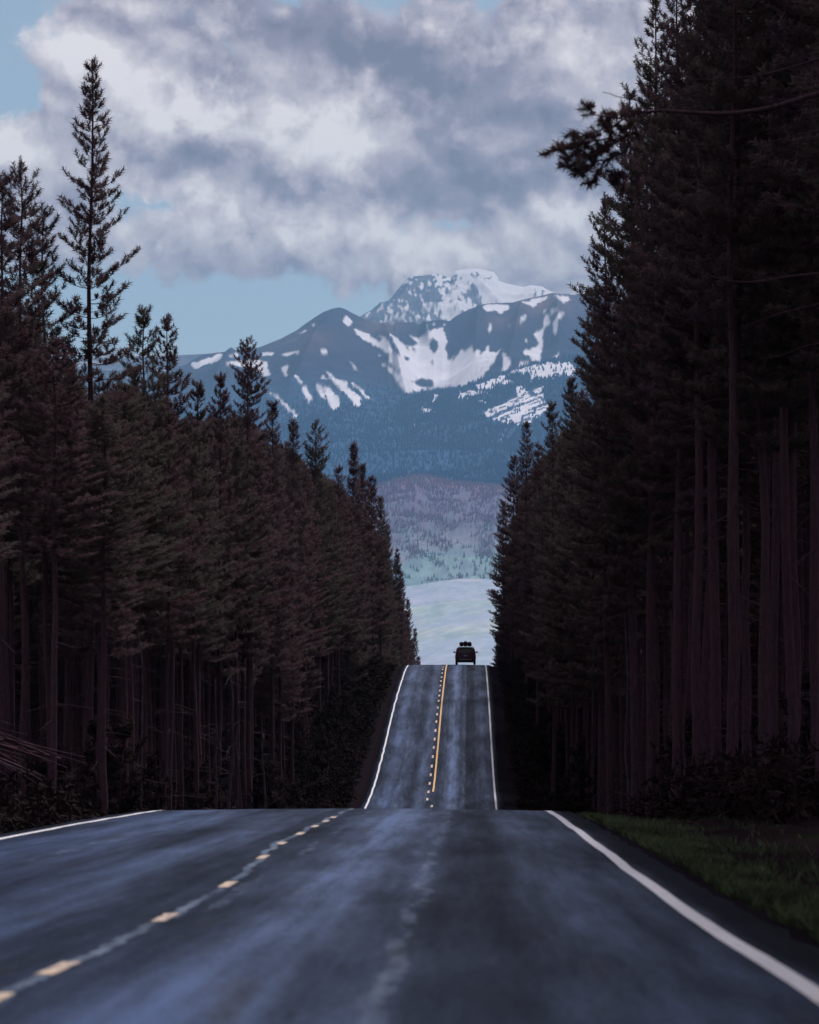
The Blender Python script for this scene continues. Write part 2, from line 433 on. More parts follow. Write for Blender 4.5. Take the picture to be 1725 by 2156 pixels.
strip('edge_line', 1.45, .115, -90, 300, .5, m_white, .02, .012, 1)['label'] = 'white line along the right edge of the road'
strip('edge_line', -5.77, .115, -90, 300, .5, m_white, .07, .02, 5)['label'] = 'white line along the left edge of the road'
strip('centre_line', CEN, .11, 167, 300, .5, m_yellow, .03, .012, 2)['label'] = 'solid yellow line climbing the second rise'
for k, yd in enumerate((2290, 2045, 1937, 1865, 1808, 1778, 1757, 1742, 1731, 1723)):
    if yd > 2200: yc = 11.0
    else: yc = px_to_y(yd)
    cc = CEN + .04 + .26 * float(smooth((34 - yc) / 14))
    strip('centre_dash', cc, .085, yc - .45, yc + .45, .15, m_cream, 0, .02, k)
yc = 66.0
while yc < 262:
    off = -.27 if yc > 160 else .05
    strip('centre_dash', CEN + off, .12, yc - .75, yc + .75, .3, m_cream, 0, .01, yc); yc += 4.85 + .35 * math.sin(yc * 1.7)

# ------------------------------------------------------------------ far terrain
CA = (1000, 780, 4.145); CB = (1350, 780, 3.833); CC = (550, 900, 3.45); C1 = (500, 780, 1.2321)
def cv_(crop, pts): return [((crop[0] + x / crop[2]) / 1.4342, (crop[1] + y / crop[2]) / 1.4342) for x, y in pts]
def in_poly(X, Y, poly):
    r = np.zeros(X.shape, bool); n = len(poly); j = n - 1
    for i in range(n):
        xi, yi = poly[i]; xj, yj = poly[j]
        if yi != yj:
            r ^= ((yi > Y) != (yj > Y)) & (X < (xj - xi) * (Y - yi) / (yj - yi) + xi)
        j = i
    return r
def prof_line(x, pts):
    return np.interp(x, [p[0] for p in pts], [p[1] for p in pts])

# gentle pale meadow slope beyond the forest
vy = spread(890, 7200, 150, 1.25)
vx = np.concatenate([-spread(0, 5200, 70, 1.7)[::-1][:-1], spread(0, 5200, 70, 1.7)])
VX, VY = np.meshgrid(vx, vy)
zc = np.interp(VY, [760, 900, 1500, 2000, 3000, 4000, 5000, 6000, 6500, 7200], [-43, -46, -50, -42, -12, 32, 78, 117, 95, 40])
ang = VX / VY * F
zc = zc + (fbm(VX * .0022, VY * .0011, 5) * 26 + 10 * np.sin(ang * .013 + 1.2)) * np.clip((VY - 1200) / 2500, 0, 1)
meadow = link('meadow_slope', grid_mesh('meadow_slope', VX, VY, zc)); tag(meadow, kind='structure')
m_mead, t, b = new_mat('dry_meadow')
P, (px, py, pz) = obj_xyz(t)
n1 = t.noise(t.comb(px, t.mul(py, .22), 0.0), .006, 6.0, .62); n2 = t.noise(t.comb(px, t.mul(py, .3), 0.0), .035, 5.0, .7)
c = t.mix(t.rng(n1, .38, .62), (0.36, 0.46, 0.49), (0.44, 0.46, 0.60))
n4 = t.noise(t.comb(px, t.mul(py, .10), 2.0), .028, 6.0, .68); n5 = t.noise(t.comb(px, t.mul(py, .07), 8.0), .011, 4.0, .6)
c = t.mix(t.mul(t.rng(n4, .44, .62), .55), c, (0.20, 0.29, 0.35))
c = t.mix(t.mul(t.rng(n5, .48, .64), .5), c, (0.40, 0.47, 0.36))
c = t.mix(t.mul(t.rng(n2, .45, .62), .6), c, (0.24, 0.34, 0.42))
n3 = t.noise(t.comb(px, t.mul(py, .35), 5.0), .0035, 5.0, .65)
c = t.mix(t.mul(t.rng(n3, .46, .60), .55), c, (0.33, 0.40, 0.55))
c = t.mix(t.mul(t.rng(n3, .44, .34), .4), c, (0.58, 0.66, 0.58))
t.put(b.inputs['Base Color'], c); b.inputs['Roughness'].default_value = 1; b.inputs['Specular IOR Level'].default_value = 0
meadow.data.materials.append(m_mead)

def hill(name, xs, Y0, Y1, ynum, ridge, base_y, shape, amp, freq, mat, sharp=.25, back=.35, ridge_amp=.2, attr=None, bulge=None):
    """heightfield whose ridge stands at distance Y1; ridge/base are heights in the frame"""
    tt = np.concatenate([np.linspace(0, 1, ynum), 1 + np.linspace(0, 1, 14)[1:] ** 1.2 * back])
    XS, TT = np.meshgrid(xs, tt)
    YY = Y0 + (Y1 - Y0) * TT
    AX = (XS - CX) / F
    XX = AX * YY
    yr0 = prof_line(xs, ridge); kk_ = np.exp(-((xs[None] - xs[:, None]) / 45.0) ** 2) * np.gradient(xs)[None]; yrs = (kk_ @ yr0) / kk_.sum(1)
    wr_ = smooth((TT - .62) / .36); yr = yrs[None] * (1 - wr_) + yr0[None] * wr_
    zr = (CY - yr) / F * Y1
    z0 = (CY - base_y) / F * Y0
    ts = np.clip(TT, 0, 1)
    sh = np.interp(ts, [s[0] for s in shape], [s[1] for s in shape])
    Z = z0 + (zr - z0) * sh
    Z = np.where(TT > 1, zr - (TT - 1) / back * (zr * .75 + 150), Z)
    taper = np.clip((1 - TT) / sharp, 0, 1) * .999 + ridge_amp
    taper = np.where(TT > 1, ridge_amp + (TT - 1) * 2, taper) * smooth(TT / .08)
    Z = Z + ridged(XX * freq, YY * freq * .75, 6) * amp * taper
    if bulge is not None: Z = Z + bulge(XS, TT, XX, YY)
    me = grid_mesh(name, XX, YY, Z)
    o = link(name, me, mat=mat); tag(o, kind='structure')
    SX = XX / YY * F + CX; SY = CY - Z / YY * F
    return o, XX, YY, Z, SX, SY, TT

# burnt, wooded hill
xsB = np.concatenate([np.linspace(-3200, 740, 70)[:-1], np.linspace(740, 1110, 260), np.linspace(1110, 5200, 60)[1:]])
ridgeB = [(-3200, 1080), (0, 1120), (500, 1090), (700, 1062), (760, 1045), (796, 1022), (832, 1010), (874, 1002.5), (917, 1007), (963, 1017), (1052, 1023), (1150, 1030), (1400, 1060), (5200, 1120)]
def bulgeB(XS, TT, XX, YY):
    return 45 * np.exp(-((TT - .52) / .12) ** 2) * (1 + .4 * np.sin(XS * .02))
m_hill, t, b = new_mat('burnt_hillside')
P, (px, py, pz) = obj_xyz(t)
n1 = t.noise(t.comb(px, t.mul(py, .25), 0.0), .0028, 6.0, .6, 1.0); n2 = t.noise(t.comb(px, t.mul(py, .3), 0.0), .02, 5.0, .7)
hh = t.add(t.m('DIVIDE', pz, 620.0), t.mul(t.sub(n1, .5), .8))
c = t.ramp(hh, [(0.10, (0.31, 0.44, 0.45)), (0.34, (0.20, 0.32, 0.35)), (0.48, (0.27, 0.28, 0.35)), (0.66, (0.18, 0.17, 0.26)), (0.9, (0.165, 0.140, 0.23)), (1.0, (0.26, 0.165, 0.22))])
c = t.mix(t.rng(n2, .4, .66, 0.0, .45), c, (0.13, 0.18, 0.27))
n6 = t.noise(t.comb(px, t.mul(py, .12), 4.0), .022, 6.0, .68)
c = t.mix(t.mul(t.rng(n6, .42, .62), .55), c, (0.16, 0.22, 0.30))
t.put(b.inputs['Base Color'], c); b.inputs['Roughness'].default_value = 1; b.inputs['Specular IOR Level'].default_value = 0
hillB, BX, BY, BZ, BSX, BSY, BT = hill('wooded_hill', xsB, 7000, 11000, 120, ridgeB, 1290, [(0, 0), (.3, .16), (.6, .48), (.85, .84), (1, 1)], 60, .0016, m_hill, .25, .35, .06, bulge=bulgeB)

# main mountain
ridgeC = [(-9000, 1180), (-3000, 1080), (0, 900), (300, 800)] + cv_(C1, [(80, 395), (130, 362), (250, 345), (350, 332), (430, 300), (490, 268), (520, 245), (560, 218), (590, 200), (620, 189), (645, 184), (662, 187), (700, 207),
          (760, 236), (800, 240), (830, 238), (845, 250), (855, 240), (880, 236), (900, 238), (925, 237), (940, 246), (1000, 230), (1030, 228), (1050, 234), (1060, 232), (1080, 215), (1100, 205), (1130, 190), (1160, 180), (1180, 172), (1200, 168), (1290, 166), (1320, 158), (1350, 150),
          (1400, 140), (1440, 130), (1480, 134), (1540, 133), (1700, 160)]) + [(1700, 760), (2600, 900), (9000, 1100)]
xsC = np.concatenate([np.linspace(-9000, 350, 60)[:-1], np.linspace(350, 1290, 560), np.linspace(1290, 9000, 60)[1:]])
spurs = [((722, 650), (600, 860), 26), ((790, 680), (870, 830), 20), ((1010, 640), (1000, 760), 22), ((1110, 630), (1070, 780), 20), ((1170, 620), (1180, 740), 18), ((880, 683), (905, 730), 12), ((500, 740), (440, 860), 24)]
def bulgeC(XS, TT, XX, YY):
    yy = 1000 + (prof_line(XS, ridgeC) - 1000) * TT   # rough frame height
    o = 0
    for (x0, y0), (x1, y1), wd in spurs:
        f = np.clip((yy - y0) / (y1 - y0), 0, 1)
        cx = x0 + (x1 - x0) * f
        o = o + 150 * np.exp(-(np.abs(XS - cx) / wd) ** 1.3) * np.sin(np.pi * np.clip(f, 0.02, 1)) ** .7
    o = o - 170 * np.exp(-((XS - 900) / 90) ** 2 - ((yy - 790) / 45) ** 2)
    return o * np.clip((1 - TT) / .1, 0, 1)
m_mount, t, b = new_mat('mountain_rock_and_snow')
P, (px, py, pz) = obj_xyz(t)
sn = t.node('ShaderNodeAttribute', attribute_name='snow').outputs['Fac']
n1 = t.noise(P, .0022, 6.0, .6); n2 = t.noise(P, .012, 6.0, .7)
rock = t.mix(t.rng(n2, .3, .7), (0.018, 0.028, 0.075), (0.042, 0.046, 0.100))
rb = t.node('ShaderNodeAttribute', attribute_name='brown').outputs['Fac']
rock = t.mix(t.mul(rb, t.rng(n1, .3, .6)), rock, (0.19, 0.12, 0.14))
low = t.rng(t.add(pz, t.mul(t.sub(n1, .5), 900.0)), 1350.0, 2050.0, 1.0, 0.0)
hazed_veg = t.mix(t.rng(n2, .3, .7), (0.028, 0.082, 0.185), (0.044, 0.11, 0.23))  # low forest colour with the blue of the haze mixed in
rock = t.mix(low, rock, hazed_veg)
snowc = t.mix(t.rng(n2, .35, .7), (0.90, 0.88, 0.92), (0.82, 0.80, 0.87))
sn2 = t.add(sn, t.mul(t.mul(t.sub(t.noise(P, .03, 6.0, .75), .5), 1.3), t.rng(sn, 0.0, .35)))
t.put(b.inputs['Base Color'], t.mix(t.rng(sn2, .12, .88), rock, snowc))
b.inputs['Roughness'].default_value = .9; b.inputs['Specular IOR Level'].default_value = .05
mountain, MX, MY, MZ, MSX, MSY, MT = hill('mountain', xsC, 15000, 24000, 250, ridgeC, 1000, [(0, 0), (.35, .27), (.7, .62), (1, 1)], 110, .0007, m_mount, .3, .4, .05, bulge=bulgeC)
snowC = [cv_(CA, [(275, 890), (330, 880), (400, 930), (470, 940), (520, 1000), (640, 1050), (600, 960), (640, 970), (720, 1040), (760, 1150), (800, 1200), (860, 1215), (850, 1150), (770, 1020), (740, 930), (860, 1040), (930, 1090), (1000, 1100), (1090, 1080), (1070, 1040),
    (960, 950), (1000, 960), (1100, 1000), (1200, 950), (1290, 880), (1400, 870), (1440, 970), (1450, 1050), (1420, 1150), (1460, 1180), (1450, 1270), (1520, 1275), (1600, 1220)]) +
    cv_(CB, [(0, 1180), (140, 1110), (160, 1060), (200, 1080), (270, 1030), (300, 960), (300, 1110), (380, 1040), (370, 1130), (440, 1070), (475, 1000), (490, 1080), (560, 1090), (645, 1020), (600, 1090), (560, 1180), (520, 1230), (460, 1300), (410, 1400), (340, 1440), (150, 1490), (0, 1490)]) +
    cv_(CA, [(1560, 1610), (1430, 1600), (1280, 1630), (1210, 1640), (1060, 1660), (1000, 1680), (950, 1690), (850, 1590), (780, 1450), (640, 1330), (620, 1290), (740, 1370), (860, 1440), (870, 1410), (720, 1290), (750, 1270), (740, 1210), (660, 1160), (600, 1110), (520, 1080), (440, 1040), (370, 980), (300, 920)])]
for pl in ([(0, 1460), (100, 1530), (160, 1560), (220, 1640), (360, 1720), (390, 1850), (300, 1850), (250, 1770), (150, 1680), (80, 1600), (20, 1530), (-60, 1430)], [(-90, 1590), (0, 1640), (100, 1750), (110, 1830), (60, 1900), (0, 1890), (-40, 1800)], [(240, 1550), (290, 1560), (400, 1650), (460, 1720), (540, 1790), (450, 1750), (360, 1660)],
           [(190, 1240), (260, 1300), (340, 1410), (300, 1400), (240, 1310)], [(150, 780), (190, 710), (280, 800), (200, 850)], [(590, 1205), (660, 1230), (640, 1250)], [(1190, 830), (1220, 830), (1200, 900)], [(1280, 800), (1310, 800), (1290, 860)], [(1410, 820), (1440, 825), (1420, 850)]):
    snowC.append(cv_(CA, pl))
for pl in ([(820, 560), (960, 570), (950, 600), (830, 600)], [(1000, 575), (1040, 580), (1220, 548), (1225, 570), (1080, 605)], [(1190, 370), (1300, 330), (1300, 355), (1220, 370)], [(1030, 710), (1100, 700), (1105, 830), (1050, 790)], [(800, 650), (890, 670), (880, 720), (930, 800), (860, 815), (780, 740), (450, 690), (460, 665), (600, 650)],
           [(1435, 540), (1500, 540), (1510, 590), (1460, 570)], [(1165, 795), (1190, 800), (1255, 880), (1230, 890)], [(1240, 920), (1290, 910), (1330, 1010), (1390, 1050), (1380, 1080), (1330, 1060), (1330, 1105), (1300, 1060)], [(1380, 890), (1460, 920), (1500, 1060), (1440, 1020)],
           [(1510, 950), (1550, 940), (1590, 1010), (1645, 1060), (1645, 1120), (1600, 1175), (1540, 1120), (1555, 1060), (1510, 1030)], [(1480, 760), (1530, 770), (1590, 850), (1650, 860), (1725, 880), (1725, 1010), (1620, 930), (1560, 850)], [(880, 960), (1000, 1020), (1100, 1120), (1220, 1230), (1180, 1250), (1100, 1170), (1000, 1060)],
           [(100, 680), (180, 650), (420, 580), (410, 640), (250, 690), (130, 750)], [(480, 600), (580, 570), (590, 610), (490, 620)], [(1460, 805), (1520, 850), (1460, 840)], [(1350, 270), (1380, 270), (1360, 300)]):
    snowC.append(cv_(CC, pl))
for pl in ([(410, 560), (480, 530), (730, 540), (720, 590), (620, 640), (530, 600), (460, 620)], [(850, 510), (1130, 450), (1000, 570), (960, 540)], [(1060, 520), (1160, 430), (1150, 480)], [(1250, 430), (1410, 440), (1430, 480), (1350, 520)], [(1250, 418), (1500, 400), (1500, 418)], [(850, 700), (900, 640), (940, 660), (830, 770)],
           [(490, 760), (530, 760), (500, 880), (480, 820)], [(640, 1060), (690, 1130), (740, 1210), (700, 1290), (630, 1310), (660, 1220), (650, 1150)], [(1115, 590), (1155, 585), (1130, 640), (1190, 680), (1200, 750), (1140, 790), (1110, 900), (1100, 1080), (1070, 1200), (1000, 1220), (960, 1130), (900, 1130), (890, 1060), (1010, 1040), (1050, 1000), (1060, 960), (1000, 880), (1040, 830), (1120, 830), (1130, 700)],
           [(1200, 590), (1290, 580), (1200, 660)], [(1300, 620), (1380, 630), (1290, 700), (1270, 880), (1240, 880), (1220, 770)], [(840, 1200), (950, 1200), (960, 1230), (840, 1280)], [(1230, 1150), (1300, 1080), (1290, 1150)], [(890, 945), (935, 945), (920, 965)], [(705, 760), (720, 760), (715, 835)]):
    snowC.append(cv_(CB, pl))
holes = [cv_(CA, pl) for pl in ([(1210, 1090), (1280, 980), (1340, 1060), (1340, 1150), (1300, 1200), (1220, 1130)], [(1000, 1530), (1130, 1510), (1290, 1520), (1280, 1620), (1110, 1610), (1050, 1570)], [(910, 1220), (980, 1250), (980, 1290), (930, 1280)],
         [(1230, 1300), (1280, 1270), (1300, 1310), (1270, 1330)], [(1020, 1100), (1070, 1150), (1050, 1170), (1015, 1150)], [(1400, 1200), (1420, 1200), (1410, 1230)], [(940, 1090), (980, 1150), (960, 1150)])]
def snow_mask(SX, SY, polys, holes, jit=3.0):
    jx = SX + fbm(SX * .12, SY * .12, 5, .65) * jit * 1.7; jy = SY + fbm(SX * .12 + 40, SY * .12, 5, .65) * jit * 1.7
    s = np.zeros(SX.shape, bool)
    for p in polys:
        xs_ = [a[0] for a in p]; ys_ = [a[1] for a in p]
        bb = (jx > min(xs_)) & (jx < max(xs_)) & (jy > min(ys_)) & (jy < max(ys_))
        if bb.any(): s[bb] |= in_poly(jx[bb], jy[bb], p)
    for p in holes: s &= ~in_poly(jx, jy, p)
    return s.astype(float)
sm_ = snow_mask(MSX, MSY, snowC, holes)
def soften(A):
    B = A.copy()
    B[1:-1, 1:-1] = (A[1:-1, 1:-1] * 4 + A[:-2, 1:-1] * 2 + A[2:, 1:-1] * 2 + A[1:-1, :-2] * 2 + A[1:-1, 2:] * 2 + A[:-2, :-2] + A[2:, 2:] + A[:-2, 2:] + A[2:, :-2]) / 16
    return B
add_attr(mountain.data, 'snow', soften(soften(np.where(MT <= 1.0, sm_, 0))))
brn = np.exp(-((MSX - 800) / 45) ** 2 - ((MSY - 688) / 14) ** 2) + np.exp(-((MSX - 1160) / 70) ** 2 - ((MSY - 640) / 25) ** 2) + .6 * np.exp(-((MSX - 1060) / 50) ** 2 - ((MSY - 680) / 18) ** 2) + .5 * np.exp(-((MSX - 640) / 80) ** 2 - ((MSY - 715) / 25) ** 2)
add_attr(mountain.data, 'brown', np.clip(brn, 0, 1))

# forested foreland with a snowfield on its right flank
ridgeD = [(-6000, 1120), (200, 960), (560, 905), (640, 893), (720, 880), (780, 866), (830, 850), (872, 836), (900, 828), (940, 822), (972, 815), (1014, 799), (1068, 785), (1096, 774), (1132, 763), (1178, 754), (1214, 748), (1400, 740), (2000, 860), (6000, 1080)]
xsD = np.concatenate([np.linspace(-6000, 560, 60)[:-1], np.linspace(560, 1290, 400), np.linspace(1290, 6000, 50)[1:]])
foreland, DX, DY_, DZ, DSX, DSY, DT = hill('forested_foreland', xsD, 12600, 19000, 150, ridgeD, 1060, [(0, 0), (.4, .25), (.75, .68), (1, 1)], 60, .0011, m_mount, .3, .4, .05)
snowD = [cv_(CB, pl) for pl in ([(340, 1470), (600, 1370), (850, 1280), (1100, 1220), (1430, 1210), (1500, 1300), (1430, 1370), (1300, 1350), (1150, 1400), (1050, 1380), (980, 1430), (950, 1350), (800, 1330), (620, 1400), (770, 1420), (700, 1450), (560, 1480), (480, 1530), (350, 1510)],
         [(140, 1550), (400, 1540), (490, 1570), (300, 1600), (150, 1610)], [(790, 1490), (850, 1490), (930, 1540), (820, 1600)], [(360, 1650), (440, 1635), (400, 1670)], [(590, 2080), (680, 2030), (640, 2070)])] + \
        [cv_(CA, pl) for pl in ([(1300, 1700), (1350, 1690), (1320, 1780), (1250, 1820)], [(1130, 1880), (1270, 1900), (1170, 1950)], [(1040, 2010), (1070, 2010), (1060, 2100), (1040, 2100)], [(1600, 1690), (1650, 1680), (1650, 1740), (1610, 1740)])]
s1_ = snow_mask(DSX, DSY, snowD, [], 5.0)
field = cv_(CB, [(1130, 1460), (1110, 1560), (1130, 1650), (1190, 1700), (1100, 1850), (980, 1900), (830, 1930), (660, 1910), (480, 1850), (400, 1800), (500, 1740), (650, 1690), (740, 1610), (950, 1540)])
stripes = fbm((DSX + DSY * 2.1) * .055, (DSY * 1.0 + DSX * .36) * .20, 4) > -.06
s1_ = np.maximum(s1_, in_poly(DSX, DSY, field) & stripes)
treepatch = in_poly(DSX, DSY, cv_(CB, [(600, 1480), (760, 1440), (800, 1600), (700, 1660), (540, 1700), (480, 1600)]))
add_attr(foreland.data, 'snow', np.where((DT <= 1) & ~treepatch, s1_, 0))
add_attr(foreland.data, 'brown', in_poly(DSX, DSY, field) * .8)
in_field = in_poly(DSX, DSY, field)

# high summit behind
ridgeE = [(-4000, 1000), (500, 800), (700, 712)] + cv_(C1, [(740, 215), (765, 198), (790, 185), (815, 172), (840, 150), (858, 126), (880, 100), (895, 84), (910, 73), (935, 68), (960, 66), (1000, 62), (1020, 62), (1045, 72), (1060, 76), (1068, 60), (1080, 50), (1110, 46), (1150, 42), (1185, 47), (1220, 55), (1235, 72), (1240, 88), (1262, 96),
          (1300, 104), (1330, 110), (1360, 104), (1400, 108), (1430, 124), (1500, 150)]) + [(1400, 740), (2200, 900), (6000, 1050)]
xsE = np.concatenate([np.linspace(-4000, 700, 40)[:-1], np.linspace(700, 1220, 300), np.linspace(1220, 6000, 40)[1:]])
m_sum, t, b = new_mat('summit_rock_and_snow')
P, (px, py, pz) = obj_xyz(t)
sn = t.node('ShaderNodeAttribute', attribute_name='snow').outputs['Fac']
n2 = t.noise(P, .006, 6.0, .7)
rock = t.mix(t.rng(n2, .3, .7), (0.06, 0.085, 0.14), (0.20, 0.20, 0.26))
t.put(b.inputs['Base Color'], t.mix(t.rng(t.add(sn, t.mul(t.sub(n2, .5), .6)), .25, .8), rock, (0.86, 0.84, 0.88)))
b.inputs['Roughness'].default_value = .9; b.inputs['Specular IOR Level'].default_value = .05
summit, EX, EY, EZ, ESX, ESY, ET = hill('snowy_summit', xsE, 27000, 31500, 110, ridgeE, 780, [(0, 0), (.5, .45), (1, 1)], 260, .00085, m_sum, .3, .4, .06)
right_snow = np.clip((ESX - 880) / 160, 0, 1)  # more snow cover towards the right of the summit
gul = ridged((ESX - ESY * .55) * .028, ESY * .02, 5); spk = fbm(ESX * .13, ESY * .11, 4)
snE = (gul * .75 + spk * 1.1 + (right_snow - .5) * .6 + .02) > .22
snE |= in_poly(ESX, ESY, cv_(CB, [(560, 340), (700, 330), (800, 420), (810, 490), (720, 530), (610, 500)]))
snE |= in_poly(ESX, ESY, cv_(CB, [(260, 230), (380, 220), (470, 330), (430, 360), (330, 300)]))
snE |= (ESY - prof_line(ESX, ridgeE) < 5) & (ESX > 940)
add_attr(summit.data, 'snow', soften(snE.astype(float)))

# distant trees: tens of thousands of tiny conifers, one object per wood
def far_wood(name, pts, scl, h, r, mat, label):
    me = bpy.data.meshes.new(name)
    me.vertices.add(len(pts)); me.vertices.foreach_set('co', np.ascontiguousarray(pts, dtype=np.float32).ravel())
    add_attr(me, 'tree_scale', scl)
    o = link(name, me); tag(o, label, 'forest', kind='stuff')
    ng = bpy.data.node_groups.new(name + '_nodes', 'GeometryNodeTree')
    ng.interface.new_socket('Geometry', in_out='INPUT', socket_type='NodeSocketGeometry')
    ng.interface.new_socket('Geometry', in_out='OUTPUT', socket_type='NodeSocketGeometry')
    gi = ng.nodes.new('NodeGroupInput'); go = ng.nodes.new('NodeGroupOutput')
    cone = ng.nodes.new('GeometryNodeMeshCone'); cone.inputs['Vertices'].default_value = 5
    cone.inputs['Radius Bottom'].default_value = r; cone.inputs['Depth'].default_value = h
    sm = ng.nodes.new('GeometryNodeSetMaterial'); sm.inputs['Material'].default_value = mat
    ip = ng.nodes.new('GeometryNodeInstanceOnPoints')
    na = ng.nodes.new('GeometryNodeInputNamedAttribute'); na.data_type = 'FLOAT'; na.inputs['Name'].default_value = 'tree_scale'
    L = ng.links
    L.new(gi.outputs[0], ip.inputs['Points']); L.new(cone.outputs['Mesh'], sm.inputs['Geometry']); L.new(sm.outputs[0], ip.inputs['Instance'])
    L.new(na.outputs[0], ip.inputs['Scale']); L.new(ip.outputs[0], go.inputs[0])
    me.materials.append(mat)
    mod = o.modifiers.new('trees', 'NODES'); mod.node_group = ng
    return o
def scatter_on(XX, YY, ZZ, SX, SY, TT, n, keep, rng):
    ny, nx = XX.shape
    out = []
    vis = (SX > 380) & (SX < 1300) & (TT < 1.0)
    ii, jj = np.where(vis[:-1, :-1])
    got = 0
    while got < n:
        k = rng.integers(0, len(ii), n * 2)
        a, b2 = rng.random(len(k)), rng.random(len(k))
        i, j = ii[k], jj[k]
        # sample uniformly in the ground plane by accepting with cell area
        area = np.abs((YY[i + 1, j] - YY[i, j]) * (XX[i, j + 1] - XX[i, j])); ok = rng.random(len(k)) < area / area.max()
        def L2(A): return (A[i, j] * (1 - a) * (1 - b2) + A[i + 1, j] * a * (1 - b2) + A[i, j + 1] * (1 - a) * b2 + A[i + 1, j + 1] * a * b2)
        x, y, z, sx, sy = L2(XX), L2(YY), L2(ZZ), L2(SX), L2(SY)
        ok &= keep(sx, sy, x, y)
        out.append(np.stack([x, y, z], 1)[ok]); got += ok.sum()
        if len(out) > 40: break
    p = np.concatenate(out)[:n]
    return p
rg = np.random.default_rng(3)
m_fhazed = simple('haze_tinted_spruce', (0.052, 0.135, 0.28), 1, .3, .01, 0)  # spruce colour carries a painted blue haze tint
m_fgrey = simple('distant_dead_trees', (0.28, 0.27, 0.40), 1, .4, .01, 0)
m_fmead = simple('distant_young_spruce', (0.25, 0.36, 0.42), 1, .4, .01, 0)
def keepB1(sx, sy, x, y): return (sx > 740) & (sx < 1110) & (fbm(sx * .02, sy * .05, 3) + (1105 - sy) / 300 > -.05)
def keepB2(sx, sy, x, y): return (sx > 740) & (sx < 1110) & (sy > 1085) & (fbm(sx * .018 + 9 - sy * .01, sy * .05, 3) > .08)
pB = scatter_on(BX, BY, BZ, BSX, BSY, BT, 11000, keepB1, rg)
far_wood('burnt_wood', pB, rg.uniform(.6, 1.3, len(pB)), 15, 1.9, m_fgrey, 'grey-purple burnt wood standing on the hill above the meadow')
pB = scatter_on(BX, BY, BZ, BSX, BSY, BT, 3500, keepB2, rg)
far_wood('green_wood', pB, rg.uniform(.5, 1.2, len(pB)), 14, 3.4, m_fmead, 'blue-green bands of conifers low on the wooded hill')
def keepD(sx, sy, x, y):
    f = in_poly(sx, sy, field)
    r = snow_mask(sx, sy, snowD, [], 2.0) > 0
    g = rg.random(len(sx))
    return (sx > 560) & (sx < 1290) & np.where(f, g < .02, np.where(r, g < .08, g < .9))
pD = scatter_on(DX, DY_, DZ, DSX, DSY, DT, 26000, keepD, rg)
far_wood('foreland_wood', pD, rg.uniform(.6, 1.25, len(pD)), 26, 6.5, m_fhazed, 'hazy blue spruce wood on the slopes below the snow bowl')

def keepC(sx, sy, x, y):
    r_ = snow_mask(sx, sy, snowC, [], 2.0) > 0
    return (sx > 380) & (sx < 1290) & ~r_ & (sy > 800 + 70 * fbm(sx * .02, sy * .02, 3) + .10 * np.abs(sx - 900)) & (rg.random(len(sx)) < np.clip((sy - 800) / 90, 0, 1))
pC = scatter_on(MX, MY, MZ, MSX, MSY, MT, 34000, keepC, rg)
far_wood('mountain_wood', pC, rg.uniform(.6, 1.25, len(pC)), 26, 7, m_fhazed, 'hazy blue spruce wood low on the left flank of the mountain')

# ------------------------------------------------------------------ haze
def box(name, x0, x1, y0, y1, z0, z1, mat=None, parent=None, bevel=0.0):
    bm = bmesh.new()
    vs = [bm.verts.new((x, y, z)) for z in (z0, z1) for y in (y0, y1) for x in (x0, x1)]
    for f in ((0, 2, 3, 1), (4, 5, 7, 6), (0, 1, 5, 4), (2, 6, 7, 3), (0, 4, 6, 2), (1, 3, 7, 5)): bm.faces.new([vs[i] for i in f])
    if bevel: bmesh.ops.bevel(bm, geom=bm.edges[:], offset=bevel, segments=2, affect='EDGES')
    bmesh.ops.recalc_face_normals(bm, faces=bm.faces[:])
    me = bpy.data.meshes.new(name); bm.to_mesh(me); bm.free()
    return link(name, me, parent, mat)
m_haze = bpy.data.materials.new('haze'); m_haze.use_nodes = True
hn = m_haze.node_tree; hn.nodes.remove(hn.nodes['Principled BSDF'])
pv = hn.nodes.new('ShaderNodeVolumePrincipled')
pv.inputs['Color'].default_value = (0.34, 0.66, 1.0, 1); pv.inputs['Density'].default_value = 2.9e-5; pv.inputs['Anisotropy'].default_value = 0.1
hn.links.new(pv.outputs[0], hn.nodes['Material Output'].inputs['Volume'])
zmin = min(GZ.min(), zc.min(), BZ.min(), MZ.min(), DZ.min(), EZ.min()) - 1.0
zmax = max(EZ.max(), MZ.max()) + 40
wx_ = max(np.abs(MX).max(), np.abs(EX).max(), np.abs(DX).max(), np.abs(BX).max()) + 200
haze = box('haze', -wx_, wx_, -400, max(EY.max(), MY.max()) + 300, zmin, zmax, m_haze)
tag(haze, 'thin blue haze lying between the forest and the mountains', 'haze', kind='stuff')
haze.display_type = 'WIRE'

